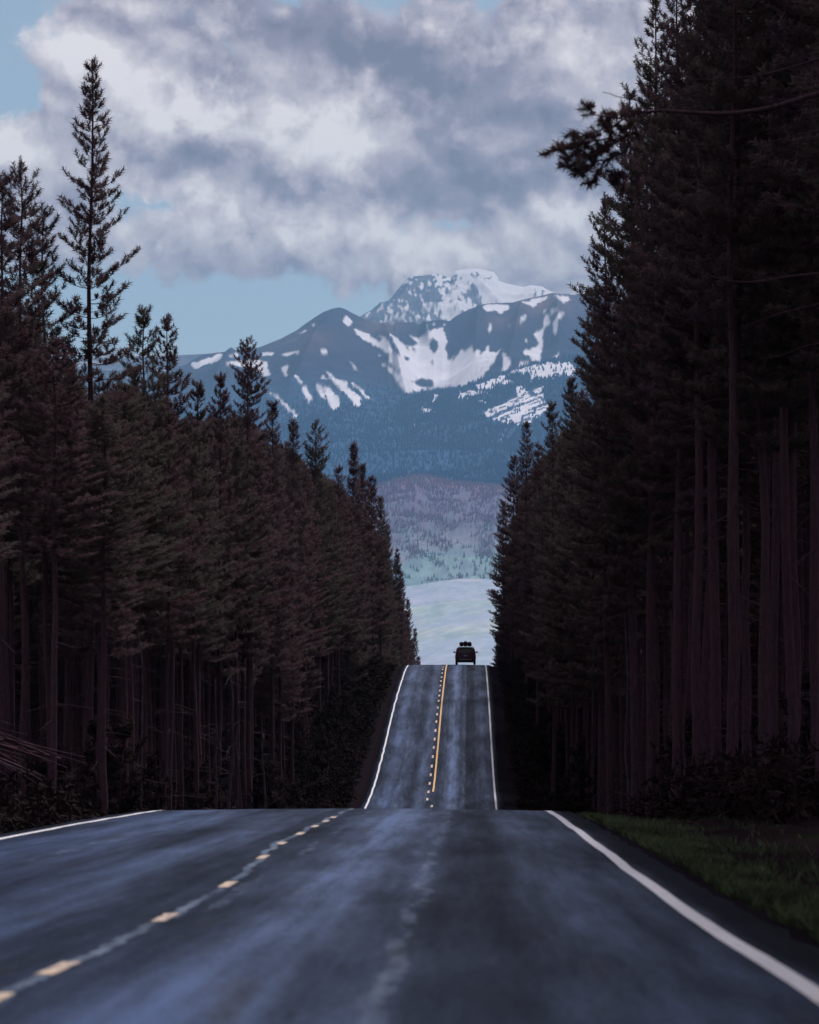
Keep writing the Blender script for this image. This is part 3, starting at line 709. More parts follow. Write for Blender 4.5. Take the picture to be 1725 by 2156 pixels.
# ------------------------------------------------------------------ pines
class Geo:
    def __init__(s): s.V = []; s.F = []; s.n = 0
    def add(s, V, Fc):
        V = np.asarray(V, float); s.V.append(V); s.F.append(np.asarray(Fc) + s.n); s.n += len(V)
    def tube(s, pts, rad, k=4):
        pts = np.asarray(pts, float); rad = np.broadcast_to(rad, len(pts))
        d = np.gradient(pts, axis=0); d /= np.linalg.norm(d, axis=1)[:, None] + 1e-9
        ref = np.where(np.abs(d[:, 2:3]) > .9, np.array([[1., 0, 0]]), np.array([[0., 0, 1.]]))
        u = np.cross(d, ref); u /= np.linalg.norm(u, axis=1)[:, None] + 1e-9; v = np.cross(d, u)
        a = np.arange(k) * 2 * np.pi / k
        ring = pts[:, None] + rad[:, None, None] * (np.cos(a)[None, :, None] * u[:, None] + np.sin(a)[None, :, None] * v[:, None])
        n = len(pts); idx = np.arange(n * k).reshape(n, k); nx = np.roll(idx, -1, 1)
        A, B, C_, D_ = idx[:-1], nx[:-1], nx[1:], idx[1:]
        s.add(ring.reshape(-1, 3), np.concatenate([np.stack([A, B, C_], -1).reshape(-1, 3), np.stack([A, C_, D_], -1).reshape(-1, 3)]))
    def tufts(s, P, Dr, L, rng, K=9, wid=.026, open_=1.05):
        """bottle-brush clumps of needles along shoots at P in direction Dr with length L"""
        P = np.asarray(P); Dr = np.asarray(Dr); L = np.asarray(L); n = len(P)
        if n == 0: return
        Dr = Dr / (np.linalg.norm(Dr, axis=1)[:, None] + 1e-9)
        ref = rng.normal(size=(n, 3)); u = np.cross(Dr, ref); u /= np.linalg.norm(u, axis=1)[:, None] + 1e-9; v = np.cross(Dr, u)
        a = rng.uniform(0, 2 * np.pi, (n, 1)) + np.arange(K)[None] * 2.399 + rng.uniform(-.3, .3, (n, K))
        tpos = (np.arange(K) / K)[None] * 1.0
        rad = np.cos(a)[..., None] * u[:, None] + np.sin(a)[..., None] * v[:, None]
        tang = -np.sin(a)[..., None] * u[:, None] + np.cos(a)[..., None] * v[:, None]
        base = P[:, None] + Dr[:, None] * (tpos * L[:, None])[..., None]
        ln = (L[:, None] * rng.uniform(.42, .62, (n, K)))[..., None]
        tip = base + ln * (Dr[:, None] * .55 + rad * open_)
        wv = tang * (wid * (L / .2))[:, None, None]
        V = np.stack([base - wv, base + wv, tip], 2).reshape(-1, 3)
        i = np.arange(n * K)[:, None] * 3
        s.add(V, i + [0, 1, 2])
    def mesh(s, name, smooth_=False):
        return np_mesh(name, np.concatenate(s.V), np.concatenate(s.F), smooth_)

def pine_meshes(H, crown, rmax, seed, dens=1.0, sparse=0.0, tuft=.22, shape=.72, K=9, wid=.026, stubs=14, trunk_r=None, lean=0.0, topw=.16):
    """one lodgepole pine, base at the origin; returns (trunk mesh, crown mesh)"""
    rng = np.random.default_rng(seed)
    tr = trunk_r or (.0046 * H + .018)
    zz = np.linspace(-.5, H, 16)
    bend = np.cumsum(rng.normal(0, .035, (16, 2)), 0); bend -= bend[:1]
    bend[:, 0] += lean * (np.clip(zz, 0, H) / H) ** 1.2
    fz = np.clip(zz / H, 0, 1)
    rad = tr * (1 - fz) ** .8 + .012
    rad[0] *= 1.35; rad[1] *= 1.08
    tpts = np.stack([bend[:, 0], bend[:, 1], zz], 1)
    g = Geo(); g.tube(tpts, rad, 8)
    def axis(z): return np.array([np.interp(z, zz, tpts[:, 0]), np.interp(z, zz, tpts[:, 1]), z])
    zb = H * (1 - crown)
    for k in range(stubs):
        z = rng.uniform(.8, max(zb, 1.5) + 1.0); a = rng.uniform(0, 2 * np.pi); ln = rng.uniform(.25, 1.5) * min(1, rmax / 1.5)
        p0 = axis(z); d = np.array([np.cos(a), np.sin(a), rng.uniform(-.35, .15)])
        pts = [p0 + d * ln * f + np.array([0, 0, -.25 * ln * f * f + .12 * ln * f ** 4]) + rng.normal(0, .02, 3) * f for f in (0, .35, .7, 1)]
        g.tube(pts, np.array([.016, .012, .008, .004]), 3)
        if ln > .6:
            q = pts[2]; g.tube([q, q + np.array([np.cos(a + 1), np.sin(a + 1), -.2]) * ln * .3], np.array([.007, .003]), 3)
    c = Geo()
    z = zb; TP, TD, TL = [], [], []
    while z < H - .12:
        rel = (H - z) / (H * crown)
        prof = rel ** shape * (1.0 if rel < .75 else (1 - (rel - .75) * 1.1))
        nb = rng.integers(3, 6) if rel > .12 else rng.integers(2, 4)
        a0 = rng.uniform(0, 2 * np.pi)
        for j in range(nb):
            if rng.random() < sparse * .45: continue
            a = a0 + j * 2 * np.pi / nb + rng.normal(0, .35)
            ln = max(topw, rmax * prof * rng.uniform(.55, 1.18))
            if rng.random() < .06: ln *= 1.3
            up0 = .42 * (1 - rel) - .20 * rel + rng.normal(0, .09)
            p0 = axis(z + rng.uniform(-.1, .1)); h = np.array([np.cos(a), np.sin(a), 0])
            nseg = 5
            pts = []
            for f in np.linspace(0, 1, nseg):
                sag = -.10 * ln * f * (1 - f) * 2 + .22 * ln * f ** 3
                pts.append(p0 + h * ln * f + np.array([0, 0, up0 * ln * f + sag]) + np.array([-h[1], h[0], 0]) * rng.normal(0, .04) * ln * f)
            pts = np.array(pts)
            c.tube(pts, np.linspace(.020, .005, nseg) * (.5 + .5 * min(ln, 2) / 1.5), 3)
            nt = max(3, int(ln / .125 * dens * (1 - .35 * sparse)))
            f0 = .12 if rel < .3 else (.25 + .25 * sparse)
            for q in range(nt):
                f = f0 + (1 - f0) * (q + rng.random() * .6) / nt
                f = min(f, 1.0)
                i = min(int(f * (nseg - 1)), nseg - 2); ff = f * (nseg - 1) - i
                p = pts[i] * (1 - ff) + pts[i + 1] * ff
                d = pts[i + 1] - pts[i]; d /= np.linalg.norm(d) + 1e-9
                side = np.array([-d[1], d[0], 0]) * (1 if q % 2 else -1)
                tw = ln * .20 * (1.15 - f) * rng.uniform(.5, 1.4)
                dd = d * .6 + side * rng.uniform(.5, 1.0) + np.array([0, 0, rng.uniform(-.05, .5)])
                dd /= np.linalg.norm(dd)
                e = p + dd * tw
                if tw > .14:
                    c.tube([p, e], np.array([.006, .004]), 3)
                    TP.append((p + e) / 2); TD.append(dd + np.array([0, 0, .30])); TL.append(tuft * rng.uniform(.7, 1.0))
                TP.append(e); TD.append(dd + np.array([0, 0, .38])); TL.append(tuft * rng.uniform(.75, 1.25))
            TP.append(pts[-1]); TD.append(pts[-1] - pts[-2] + np.array([0, 0, .10])); TL.append(tuft * rng.uniform(1.0, 1.35))
        z += rng.uniform(.26, .46) * (1 + .35 * sparse) / max(.6, dens ** .5) * (.75 if rel < .2 else 1)
    for k in range(5):
        TP.append(axis(H - .5 + k * .11)); TD.append(np.array([rng.normal(0, .25), rng.normal(0, .25), 1.])); TL.append(tuft * 1.0)
    c.tufts(np.array(TP), np.array(TD), np.array(TL), rng, K, wid)
    return g.mesh('trunk', True), c.mesh('crown')

def solid_pine(name, tm, cm, loc, rz=0, scale=1.0):
    r = empty(name, loc, rz); r.scale = (scale,) * 3
    link('trunk', tm, r); link('crown', cm, r)
    if not tm.materials: tm.materials.append(m_bark)
    if not cm.materials: cm.materials.append(m_fol)
    return r
def place(x, yd, s):
    """frame position of a tree's top and its size there -> ground position and height"""
    Y = F / s; X = (x - CX) / s; zt = (CY - yd) / s; zg = float(ground_z(X, Y))
    return X, Y, zg, zt - zg

# skyline pines, each built on its own: x, y of the top, scale, crown share, crown radius, sparseness, shape, label
sky_trees = [
 (185, 130, 71, .74, 1.80, .22, .80, 'tallest pine on the left, an open tiered spire standing alone against the clouds'),
 (45, 340, 75, .60, 1.25, .10, .55, 'pine with a thick lumpy top, second from the left edge of the photo'),
 (2, 385, 78, .60, 1.30, .15, .60, 'pine cut by the left edge of the photo'),
 (105, 440, 72, .62, 1.25, .25, .60, 'pine wedged close against the left side of the tallest spire'),
 (283, 655, 64, .60, 1.35, .15, .62, 'pine to the right of the tallest spire, its crown a narrow cone'),
 (352, 670, 58, .62, 1.30, .10, .60, 'stepped pine standing where the left forest meets the pale sky beside the mountain'),
 (415, 812, 53, .60, 1.15, .15, .60, 'low pine in the dip left of the leaning-topped pine'),
 (465, 790, 49, .60, 1.15, .15, .60, 'small pointed pine just left of the shaggy flat-topped pine'),
 (522, 715, 44.8, .62, 1.25, .05, .38, 'shaggy pine with a broad flattened top in front of the mountain left flank'),
 (573, 850, 39, .62, 1.15, .10, .60, 'pine on the left slope at the foot of the lowest snow streak'),
 (614, 890, 36, .62, 1.20, .10, .60, 'short pine between the snow streak and the forked pine'),
 (672, 890, 31, .66, 1.45, .05, .45, 'wide bushy pine below the long blue flank of the mountain'),
 (715, 980, 28, .62, 1.15, .10, .60, 'low pine left of the slim twin spires'),
 (744, 940, 25, .70, 1.25, .05, .62, 'slim pine, taller of the two spires near the middle gap on the left'),
 (765, 982, 23.3, .70, 1.20, .05, .62, 'pine just right of the slim spire by the middle gap'),
 (786, 1005, 21.5, .80, 1.40, .0, .62, 'left-hand pine whose tip touches the wooded hill in the gap'),
 (801, 1050, 19.6, .80, 1.30, .0, .62, 'pine on the crest left of the road, beside the burnt hill'),
 (819, 1105, 17.5, .85, 1.35, .0, .65, 'pine past the crest whose tip stands over the green hillside'),
 (836, 1160, 16, .85, 1.30, .0, .65, 'pine past the crest, above the middle of the green hillside'),
 (846, 1205, 15, .85, 1.30, .0, .65, 'pine past the crest, level with the top of the pale meadow'),
 (860, 1265, 13.5, .85, 1.25, .0, .65, 'third last pine of the descending left row beside the pale meadow'),
 (873, 1325, 12.2, .85, 1.2, .0, .65, 'second last pine of the descending left row beside the pale meadow'),
 (882, 1385, 11.2, .85, 1.1, .0, .65, 'last and lowest pine of the left row, next to the road crest'),
 (1366, -4, 68, .64, 2.1, .25, .72, 'tall spire of the right-hand forest, its tip near the top edge of the photo'),
 (1338, 205, 65, .66, 1.9, .30, .72, 'pine behind the blurred overhanging branch on the right'),
 (1286, 415, 57, .66, 1.75, .30, .62, 'open-branched pine at the middle of the right-hand forest edge'),
 (1262, 590, 50, .70, 2.15, .35, .60, 'ragged pine whose long branches reach left across the snowfield'),
 (1206, 800, 41, .72, 1.35, .10, .62, 'pine tucked between the ragged pine and the small spire on the right'),
 (1166, 848, 37.5, .74, 1.30, .05, .62, 'small pointed spire at the right end of the striped snowfield'),
 (1132, 935, 30, .78, 1.30, .05, .62, 'short pine between the two small spires on the right'),
 (1110, 893, 26.5, .80, 1.55, .0, .62, 'cone-shaped spire in front of the blue foreland on the right'),
 (1078, 965, 21.5, .88, 1.80, .05, .50, 'leftmost pine of the right forest, on the crest beside the blue haze'),
 (1063, 1060, 18.5, .90, 1.45, .05, .50, 'pine on the right crest beside the burnt hill'),
 (1425, -75, 74, .62, 1.7, .05, .70, 'full pine whose top leaves the frame right of the tallest right-hand spire'),
 (1508, -150, 79, .56, 1.7, .0, .70, 'thick-trunked pine standing at the end of the grass bank'),
 (1600, -240, 86, .58, 1.8, .0, .70, 'big pine above the dark mossy hollow on the right'),
 (1712, -300, 92, .55, 1.9, .0, .70, 'big pine with a pale trunk by the right edge of the photo'),
 (1575, -120, 72, .60, 1.6, .0, .70, 'pine behind the thick-trunked pine of the grass bank'),
]
TREE_POS = []
n_ind = 0
for k, (x, yd, s, cr, rm, sp, shp, lab) in enumerate(sky_trees):
    X, Y, zg, H = place(x, yd, s)
    if s >= 52 and k > 0 and X < 0: cr *= .86
    tf = .20 if s > 40 else (.25 if s > 25 else .32)
    tm, cm = pine_meshes(H, cr, rm * 1.25, 100 + k, dens=1.2 if s > 40 else (1.0 if s > 25 else .75), sparse=sp, tuft=tf * 1.1, shape=shp, K=20 if s > 60 else (16 if s > 40 else 11), wid=.018 if s > 60 else .024,
                         trunk_r=(.15 if x in (1508,) else None), topw=.22 if k in (8,) else .15)
    solid_pine('pine_tree', tm, cm, (X, Y, zg)); o = bpy.data.objects[-1] if False else None
    r = COL.objects[-3]
    tag(r, lab, 'pine tree')
    TREE_POS.append((X, Y)); n_ind += 1

# prototypes for the rest of the forest
protos = []
for k, (H, cr, rm, sp, shp) in enumerate([(21, .62, 1.5, .0, .62), (20, .56, 1.35, .1, .60), (22, .60, 1.6, .0, .68), (18, .66, 1.4, .05, .58), (20, .70, 1.5, .0, .60), (19, .58, 1.3, .15, .62)]):
    tm, cm = pine_meshes(H, cr + .02, rm * 1.2, 500 + k, dens=1.0, sparse=sp, tuft=.22, shape=shp, K=12, wid=.026)
    tm.materials.append(m_bark); cm.materials.append(m_fol); protos.append((tm, cm, H, rm))
high = []
for k, (H, cr, rm, sp, shp) in enumerate([(22, .48, 1.55, .1, .60), (21, .52, 1.45, .2, .62), (23, .44, 1.6, .1, .58), (20, .50, 1.5, .15, .62)]):
    tm, cm = pine_meshes(H, cr, rm * 1.15, 560 + k, dens=1.25, sparse=sp, tuft=.20, shape=shp, K=13, wid=.024, stubs=22)
    tm.materials.append(m_bark); cm.materials.append(m_fol); high.append((tm, cm, H, rm))
full = []
for k, (H, cr, rm) in enumerate([(17, .93, 1.7), (15, .95, 1.55)]):
    tm, cm = pine_meshes(H, cr, rm, 600 + k, dens=.8, sparse=0, tuft=.32, shape=.55, K=11, stubs=2)
    tm.materials.append(m_bark); cm.materials.append(m_fol); full.append((tm, cm, H, rm))

skyL = [(-900, 560), (0, 620), (105, 700), (150, 790), (200, 860), (250, 800), (300, 830), (400, 900), (440, 885), (500, 880), (560, 910), (620, 965), (700, 1020), (780, 1100), (820, 1190), (850, 1300), (880, 1420), (900, 3000)]
skyR = [(1030, 3000), (1042, 1330), (1060, 1150), (1110, 1000), (1170, 950), (1215, 870), (1250, 740), (1300, 540), (1345, 330), (1400, 130), (1440, -200), (1725, -900), (2600, -3000)]
cand = []
rg = np.random.default_rng(21)
def try_tree(X, Y, H, kind):
    s = F / Y; x = CX + X * s; zg = float(ground_z(X, Y))
    rm = 1.3 * H / 20
    if Y > 8 and -700 < x < 1725 + 60:
        sl = skyL if X < 0 else skyR
        e = x + (rm * s * .8 if X < 0 else -rm * s * .8)
        if x < -60 and e + rm * s * .8 < -20: return (X, Y, zg, H, kind, x, s)
        lim = max(prof_line(x, sl), 2 * prof_line(e, sl) - prof_line(x, sl) - 250 if False else prof_line(x, sl))
        lim_e = prof_line(e, sl) - (.45 * H) * s        # the widest part of the crown sits lower
        lim = max(lim, lim_e)
        Hm = (CY - lim) / s - zg
        if Hm < H: H = Hm
        if H < 7: return None
    return (X, Y, zg, H, kind, x, s)
for side in (-1, 1):
    for k in range(13):
        Y = -30 + rg.uniform(0, 3)
        while Y < 600:
            if Y > 330 and k > 4: break
            front = (-10.4 if side < 0 else 5.7)
            X = front + side * (k * 2.7 + rg.uniform(-1.0, 1.0) + (.8 if k == 0 else 0))
            yy = Y + rg.uniform(-.8, .8)
            if side > 0 and yy < 62: X += 1.2
            H = rg.uniform(17.0, 23.5) + (5.0 if side > 0 and Y < 105 else 0)
            s = F / max(yy, 1); xx = CX + X * s
            ok = (min((X - a) ** 2 + (yy - c_) ** 2 for a, c_ in TREE_POS) > 1.3 ** 2)
            if yy < 12 and k > 3: ok = False
            if yy > 20 and (xx < -500 or xx > 2300) and k > 1: ok = False
            if yy < 75 and X < -11.5 and -17 < X and yy > 64: ok = False   # the slash pile clearing
            if ok:
                r = try_tree(X, yy, H, 'full' if (yy > 235 and k < 2) else 'std')
                if r: cand.append((k,) + r)
            Y += rg.uniform(2.3, 3.9) * (1.15 if k > 3 else 1)
def rank(c):
    k, X, Y, zg, H, kind, x, s = c
    inview = -20 < x < 1745 and Y > 20
    return (0 if inview else 1e6) + Y * .55 + k * 26
cand.sort(key=rank)
LIM = 288 - n_ind
ind, rest = cand[:LIM], cand[LIM:]
for c in ind:
    k, X, Y, zg, H, kind, x, s = c
    pool = full if kind == 'full' else (high if Y < 145 else protos)
    tm, cm, H0, rm = pool[rg.integers(0, len(pool))]
    r = solid_pine('pine_tree', tm, cm, (X, Y, zg), rg.uniform(0, 6.28), 1.0)
    sc = H / H0; r.scale = (sc ** .5 * rg.uniform(.85, 1.2), sc ** .5 * rg.uniform(.85, 1.2), sc)
    if k > 0 or Y < 110: r.rotation_euler = (rg.normal(0, .014), rg.normal(0, .016), r.rotation_euler[2])
    side = 'left' if X < 0 else 'right'
    if k <= 1:
        zone = 'in the dip' if Y < 150 else ('along the second rise' if Y < 262 else 'past the second crest')
        tag(r, 'slender dark pine in the front row %s of the road, %s' % (side, zone), 'pine tree', 'front pines %s of the road %s' % (side, zone))
    else:
        tag(r, 'dark pine deep inside the dense stand on the %s of the road' % side, 'pine tree', 'inner pines of the dense stand %s of the road' % side)
# the rest of the wood: one object, its trunks and crowns set out by geometry nodes from eight pines that stand in it
stock = []
for q, (tm, cm, H0, rm) in enumerate(protos + full + high):
    g = bmesh.new(); g.from_mesh(tm); 
    nt = len(g.faces); g.from_mesh(cm); g.faces.ensure_lookup_table()
    for f in g.faces[nt:]: f.material_index = 1
    me = bpy.data.meshes.new('pine_stock'); g.to_mesh(me); g.free()
    me.materials.append(m_bark); me.materials.append(m_fol); stock.append((me, H0))
print('individual pines', n_ind + len(ind), 'rest', len(rest))
V_, S_, I_, Rz = [], [], [], []
firsts = {}
for c in rest:
    k, X, Y, zg, H, kind, x, s = c
    q = (len(protos) + rg.integers(0, 2)) if kind == 'full' else (len(protos) + 2 + rg.integers(0, 4) if Y < 120 and k < 6 else rg.integers(0, len(protos)))
    sc = H / stock[q][1]
    V_.append((X, Y, zg)); S_.append((sc ** .5, sc ** .5, sc)); I_.append(q); Rz.append(rg.uniform(0, 6.28))
me = bpy.data.meshes.new('pine_forest')
me.vertices.add(len(V_)); me.vertices.foreach_set('co', np.array(V_, np.float32).ravel())
a = me.attributes.new('tree_scale', 'FLOAT_VECTOR', 'POINT'); a.data.foreach_set('vector', np.array(S_, np.float32).ravel())
a = me.attributes.new('tree_turn', 'FLOAT_VECTOR', 'POINT'); a.data.foreach_set('vector', np.array([(0, 0, z) for z in Rz], np.float32).ravel())
a = me.attributes.new('tree_pick', 'INT', 'POINT'); a.data.foreach_set('value', np.array(I_, np.int32))
wood = link('pine_forest', me)
tag(wood, 'mass of dark pines behind and between the front rows on both sides of the road', 'forest', kind='stuff')
ng = bpy.data.node_groups.new('pine_forest_nodes', 'GeometryNodeTree')
ng.interface.new_socket('Geometry', in_out='INPUT', socket_type='NodeSocketGeometry')
ng.interface.new_socket('Geometry', in_out='OUTPUT', socket_type='NodeSocketGeometry')
gi = ng.nodes.new('NodeGroupInput'); go = ng.nodes.new('NodeGroupOutput')
join = ng.nodes.new('GeometryNodeJoinGeometry')
def attr_node(name, dt):
    n = ng.nodes.new('GeometryNodeInputNamedAttribute'); n.data_type = dt; n.inputs['Name'].default_value = name; return n
sc_n = attr_node('tree_scale', 'FLOAT_VECTOR'); tu_n = attr_node('tree_turn', 'FLOAT_VECTOR'); pk_n = attr_node('tree_pick', 'INT')
used = {}
for o in list(COL.objects):
    if o.name.startswith('crown') and o.data in [p[1] for p in protos + full + high] and o.data.name not in used: used[o.data.name] = o
for o in list(COL.objects):
    if o.name.startswith('trunk') and o.data in [p[0] for p in protos + full + high] and o.data.name not in used: used[o.data.name] = o
for q, (tm, cm, H0, rm) in enumerate(protos + full + high):
    cmp_ = ng.nodes.new('FunctionNodeCompare'); cmp_.data_type = 'INT'; cmp_.operation = 'EQUAL'
    ng.links.new(pk_n.outputs[0], cmp_.inputs[2]); cmp_.inputs[3].default_value = q
    for mm in (tm, cm):
        if mm.name not in used: continue
        oi = ng.nodes.new('GeometryNodeObjectInfo'); oi.transform_space = 'ORIGINAL'
        oi.inputs['Object'].default_value = used[mm.name]; oi.inputs['As Instance'].default_value = True
        ip = ng.nodes.new('GeometryNodeInstanceOnPoints')
        ng.links.new(gi.outputs[0], ip.inputs['Points']); ng.links.new(cmp_.outputs[0], ip.inputs['Selection'])
        ng.links.new(oi.outputs['Geometry'], ip.inputs['Instance'])
        ng.links.new(sc_n.outputs[0], ip.inputs['Scale']); ng.links.new(tu_n.outputs[0], ip.inputs['Rotation'])
        ng.links.new(ip.outputs[0], join.inputs[0])
ng.links.new(join.outputs[0], go.inputs[0])
mod = wood.modifiers.new('trees', 'NODES'); mod.node_group = ng
for st, _ in stock: bpy.data.meshes.remove(st)

# ------------------------------------------------------------------ the near pine whose branch hangs over the lane (trunk just outside the frame)
def near_pine():
    Y0 = 33.0; s = F / Y0; X0 = 6.1; zg = float(ground_z(X0, Y0))
    r = empty('overhanging_pine', (X0, Y0, zg))
    tag(r, 'blurred near pine reaching in from the right edge with a tufted branch against the clouds', 'pine tree')
    tm, cm = pine_meshes(19, .35, 1.7, 900, dens=1.0, sparse=.1, tuft=.25, K=8, stubs=6, trunk_r=.17)
    link('trunk', tm, r, m_bark); link('crown', cm, r, m_fol)
    rng = np.random.default_rng(77)
    def W_(x, y, dy=0.0):
        yy = Y0 + dy; ss = F / yy
        return np.array([(x - CX) / ss - X0, dy, (CY - y) / ss - zg])
    def branch(path, r0, r1):
        g = Geo(); pts = np.array([W_(*p) for p in path])
        tt = np.linspace(0, len(pts) - 1, len(pts) * 4); k = np.arange(len(pts))
        P3 = np.stack([np.interp(tt, k, pts[:, i]) for i in range(3)], 1)
        for _ in range(3): P3[1:-1] = (P3[:-2] + P3[1:-1] * 2 + P3[2:]) / 4
        g.tube(P3, np.linspace(r0, r1, len(P3)), 5)
        return g, P3
    z_off = CX + X0 * s
    main, P3 = branch([(z_off, 60, 0), (1900, 150, 0), (1725, 196, -.2), (1618, 230, -.3), (1530, 241, -.3), (1440, 236, -.4), (1386, 232, -.4), (1330, 240, -.4), (1295, 262, -.4)], .040, .010)
    for a_, b_ in (((1386, 232), (1330, 250)), ((1340, 240), (1290, 300)), ((1310, 250), (1240, 240)), ((1300, 262), (1215, 290)), ((1290, 290), (1180, 310)), ((1290, 290), (1230, 345)), ((1260, 300), (1200, 330)), ((1320, 262), (1310, 330)), ((1370, 240), (1352, 300))):
        main.tube([W_(*a_, -.4), W_(*b_, -.4 + rng.uniform(-.2, .2))], np.array([.012, .006]), 4)
    link('branch', main.mesh('branch', True), r, m_bark)['label'] = 'long bough hanging over the lane'
    tf = Geo(); TP, TD, TL = [], [], []
    centres = [(1247, 232), (1262, 242), (1283, 250), (1300, 240), (1318, 238), (1338, 250), (1352, 235), (1210, 280), (1225, 292), (1240, 300), (1255, 290), (1270, 285), (1285, 275), (1300, 290), (1318, 280), (1170, 315), (1185, 318), (1200, 312),
               (1215, 318), (1232, 325), (1246, 318), (1205, 335), (1218, 348), (1230, 352), (1245, 345), (1258, 330), (1270, 312), (1290, 305), (1252, 375), (1247, 365), (1200, 350), (1222, 366), (1262, 352), (1296, 372), (1308, 368), (1320, 372), (1330, 270), (1345, 290), (1310, 320), (1290, 332), (1280, 318)]
    for cx_, cy_ in centres:
        for q in range(3):
            d = np.array([-.7 + rng.normal(0, .5), rng.normal(0, .6), rng.normal(.0, .6) - .15 * (cy_ > 320)])
            TP.append(W_(cx_ + rng.normal(0, 5), cy_ + rng.normal(0, 4), -.4 + rng.normal(0, .15))); TD.append(d); TL.append(.135 * rng.uniform(.8, 1.25))
    tf.tufts(TP, TD, TL, rng, 34, .016, 1.1)
    link('needle_cluster', tf.mesh('needle_cluster'), r, m_fol)
    for path, r0 in (([(z_off, 40, .2), (1900, 95, .2), (1725, 122, .2), (1660, 145, .3), (1580, 163, .3), (1500, 167, .3), (1434, 168, .3)], .022),
                     ([(1480, 190, .2), (1400, 205, .1), (1346, 213, 0), (1325, 207, 0), (1300, 204, 0), (1285, 197, 0), (1269, 194, 0)], .008),
                     ([(z_off, 210, .2), (1800, 252, .1), (1725, 275, 0), (1680, 285, 0), (1640, 296, 0), (1590, 305, 0)], .020),
                     ([(z_off, 560, .1), (1850, 566, .1), (1725, 576, 0), (1660, 582, 0), (1594, 594, 0), (1540, 594, 0), (1482, 577, 0), (1430, 560, 0)], .022),
                     ([(1725, 640, 0), (1640, 660, .1), (1560, 690, .1)], .010)):
        g, _ = branch(path, r0, .004); link('branch', g.mesh('branch', True), r, m_bark)
near_pine()

# ------------------------------------------------------------------ young pines, snags and brush along the forest edge
yproto = []
for k in range(3):
    tm, cm = pine_meshes(3.2, .93, .85, 700 + k, dens=1.3, sparse=.1, tuft=.20, shape=.7, K=12, stubs=1, trunk_r=.03)
    tm.materials.append(m_bark); cm.materials.append(m_shrub); yproto.append((tm, cm))
rg = np.random.default_rng(31)
for k in range(210):
    left = k % 2 == 0
    Y = rg.uniform(62, 262) if k > 30 else rg.uniform(60, 120)
    X = (-rg.uniform(8.2 if Y > 125 else 9.6, 17) if left else rg.uniform(4.2 if Y > 125 else 5.2, 14))
    if left and 62 < Y < 84 and -18.5 < X < -11: continue
    if abs(X - 6.3) < 1.0 and Y < 80: continue
    s = F / Y
    if not (-60 < CX + X * s < 1790): continue
    tm, cm = yproto[rg.integers(0, 3)]
    sc = rg.uniform(.4, 1.5)
    r = solid_pine('young_pine', tm, cm, (X, Y, float(ground_z(X, Y))), rg.uniform(0, 6.28), sc)
    sd_ = 'left' if left else 'right'
    tag(r, 'small young pine in the dark undergrowth among the trunks %s of the road' % sd_, 'young tree', 'young pines under the %s-hand trees' % sd_)

def snag(x0, y0, x1, y1, s, r0, mat, label, name='dead_trunk', twigs=5, seed=1):
    """a bare dead trunk from the frame point (x0,y0) down to (x1,y1)"""
    rng = np.random.default_rng(seed)
    Y = F / s; b0 = np.array([(x1 - CX) / s, Y, (CY - y1) / s]); t0 = np.array([(x0 - CX) / s, Y - .3, (CY - y0) / s])
    r = empty(name, tuple(b0)); g = Geo()
    n = 8; pts = np.array([(t0 - b0) * f + np.append(rng.normal(0, .06, 2), 0) * (f > 0) for f in np.linspace(0, 1, n)])
    g.tube(pts, np.linspace(r0, r0 * .45, n), 7)
    link('stem', g.mesh('stem', True), r, mat)
    for q in range(twigs * 2):
        f = rng.uniform(.3, .98); p = (t0 - b0) * f; a = rng.uniform(0, 6.28); ln = rng.uniform(.2, .8)
        g = Geo(); d = np.array([np.cos(a), np.sin(a), rng.uniform(-.5, .3)])
        g.tube([p, p + d * ln * .5, p + d * ln + np.array([0, 0, -.1 * ln])], np.array([r0 * .22, r0 * .15, .004]), 4)
        link('twig', g.mesh('twig'), r, mat)
    tag(r, label, 'dead tree'); return r
def snag_on_ground(x0, y0, x1, s, *a, **k):
    Y = F / s; X = (x1 - CX) / s; zg = float(ground_z(X, Y)); return snag(x0, y0, x1, CY - zg * s, s, *a, **k)
snag_on_ground(1456, 1215, 1425, 74, .07, m_bark, 'leaning bare trunk left of the thick-trunked pine on the right', seed=2)
snag_on_ground(1318, 1290, 1328, 66, .045, m_deadwood, 'pale thin dead stem, left one of the close pair on the right', seed=3)
snag_on_ground(1336, 1300, 1337, 65, .030, m_deadwood, 'pale thin dead stem, right one of the close pair on the right', seed=4)
snag_on_ground(1424, 1600, 1408, 78, .04, m_deadwood, 'short slanting dead stem low in the undergrowth on the right', seed=5)
snag_on_ground(1690, 1390, 1660, 84, .05, m_bark, 'curved slim trunk near the right edge of the photo', seed=6)
snag_on_ground(455, 1430, 458, 60, .06, m_deadwood, 'grey-barked dead stem in the middle of the left stand', seed=7)
snag_on_ground(487, 1400, 490, 58, .07, m_deadwood, 'thickest grey dead stem of the left stand', seed=8)
snag_on_ground(503, 1450, 508, 56, .045, m_deadwood, 'thin dead stem just right of the thickest grey one', seed=9)
snag_on_ground(555, 1500, 557, 54, .06, m_deadwood, 'short grey dead stem toward the road side of the left stand', seed=10)
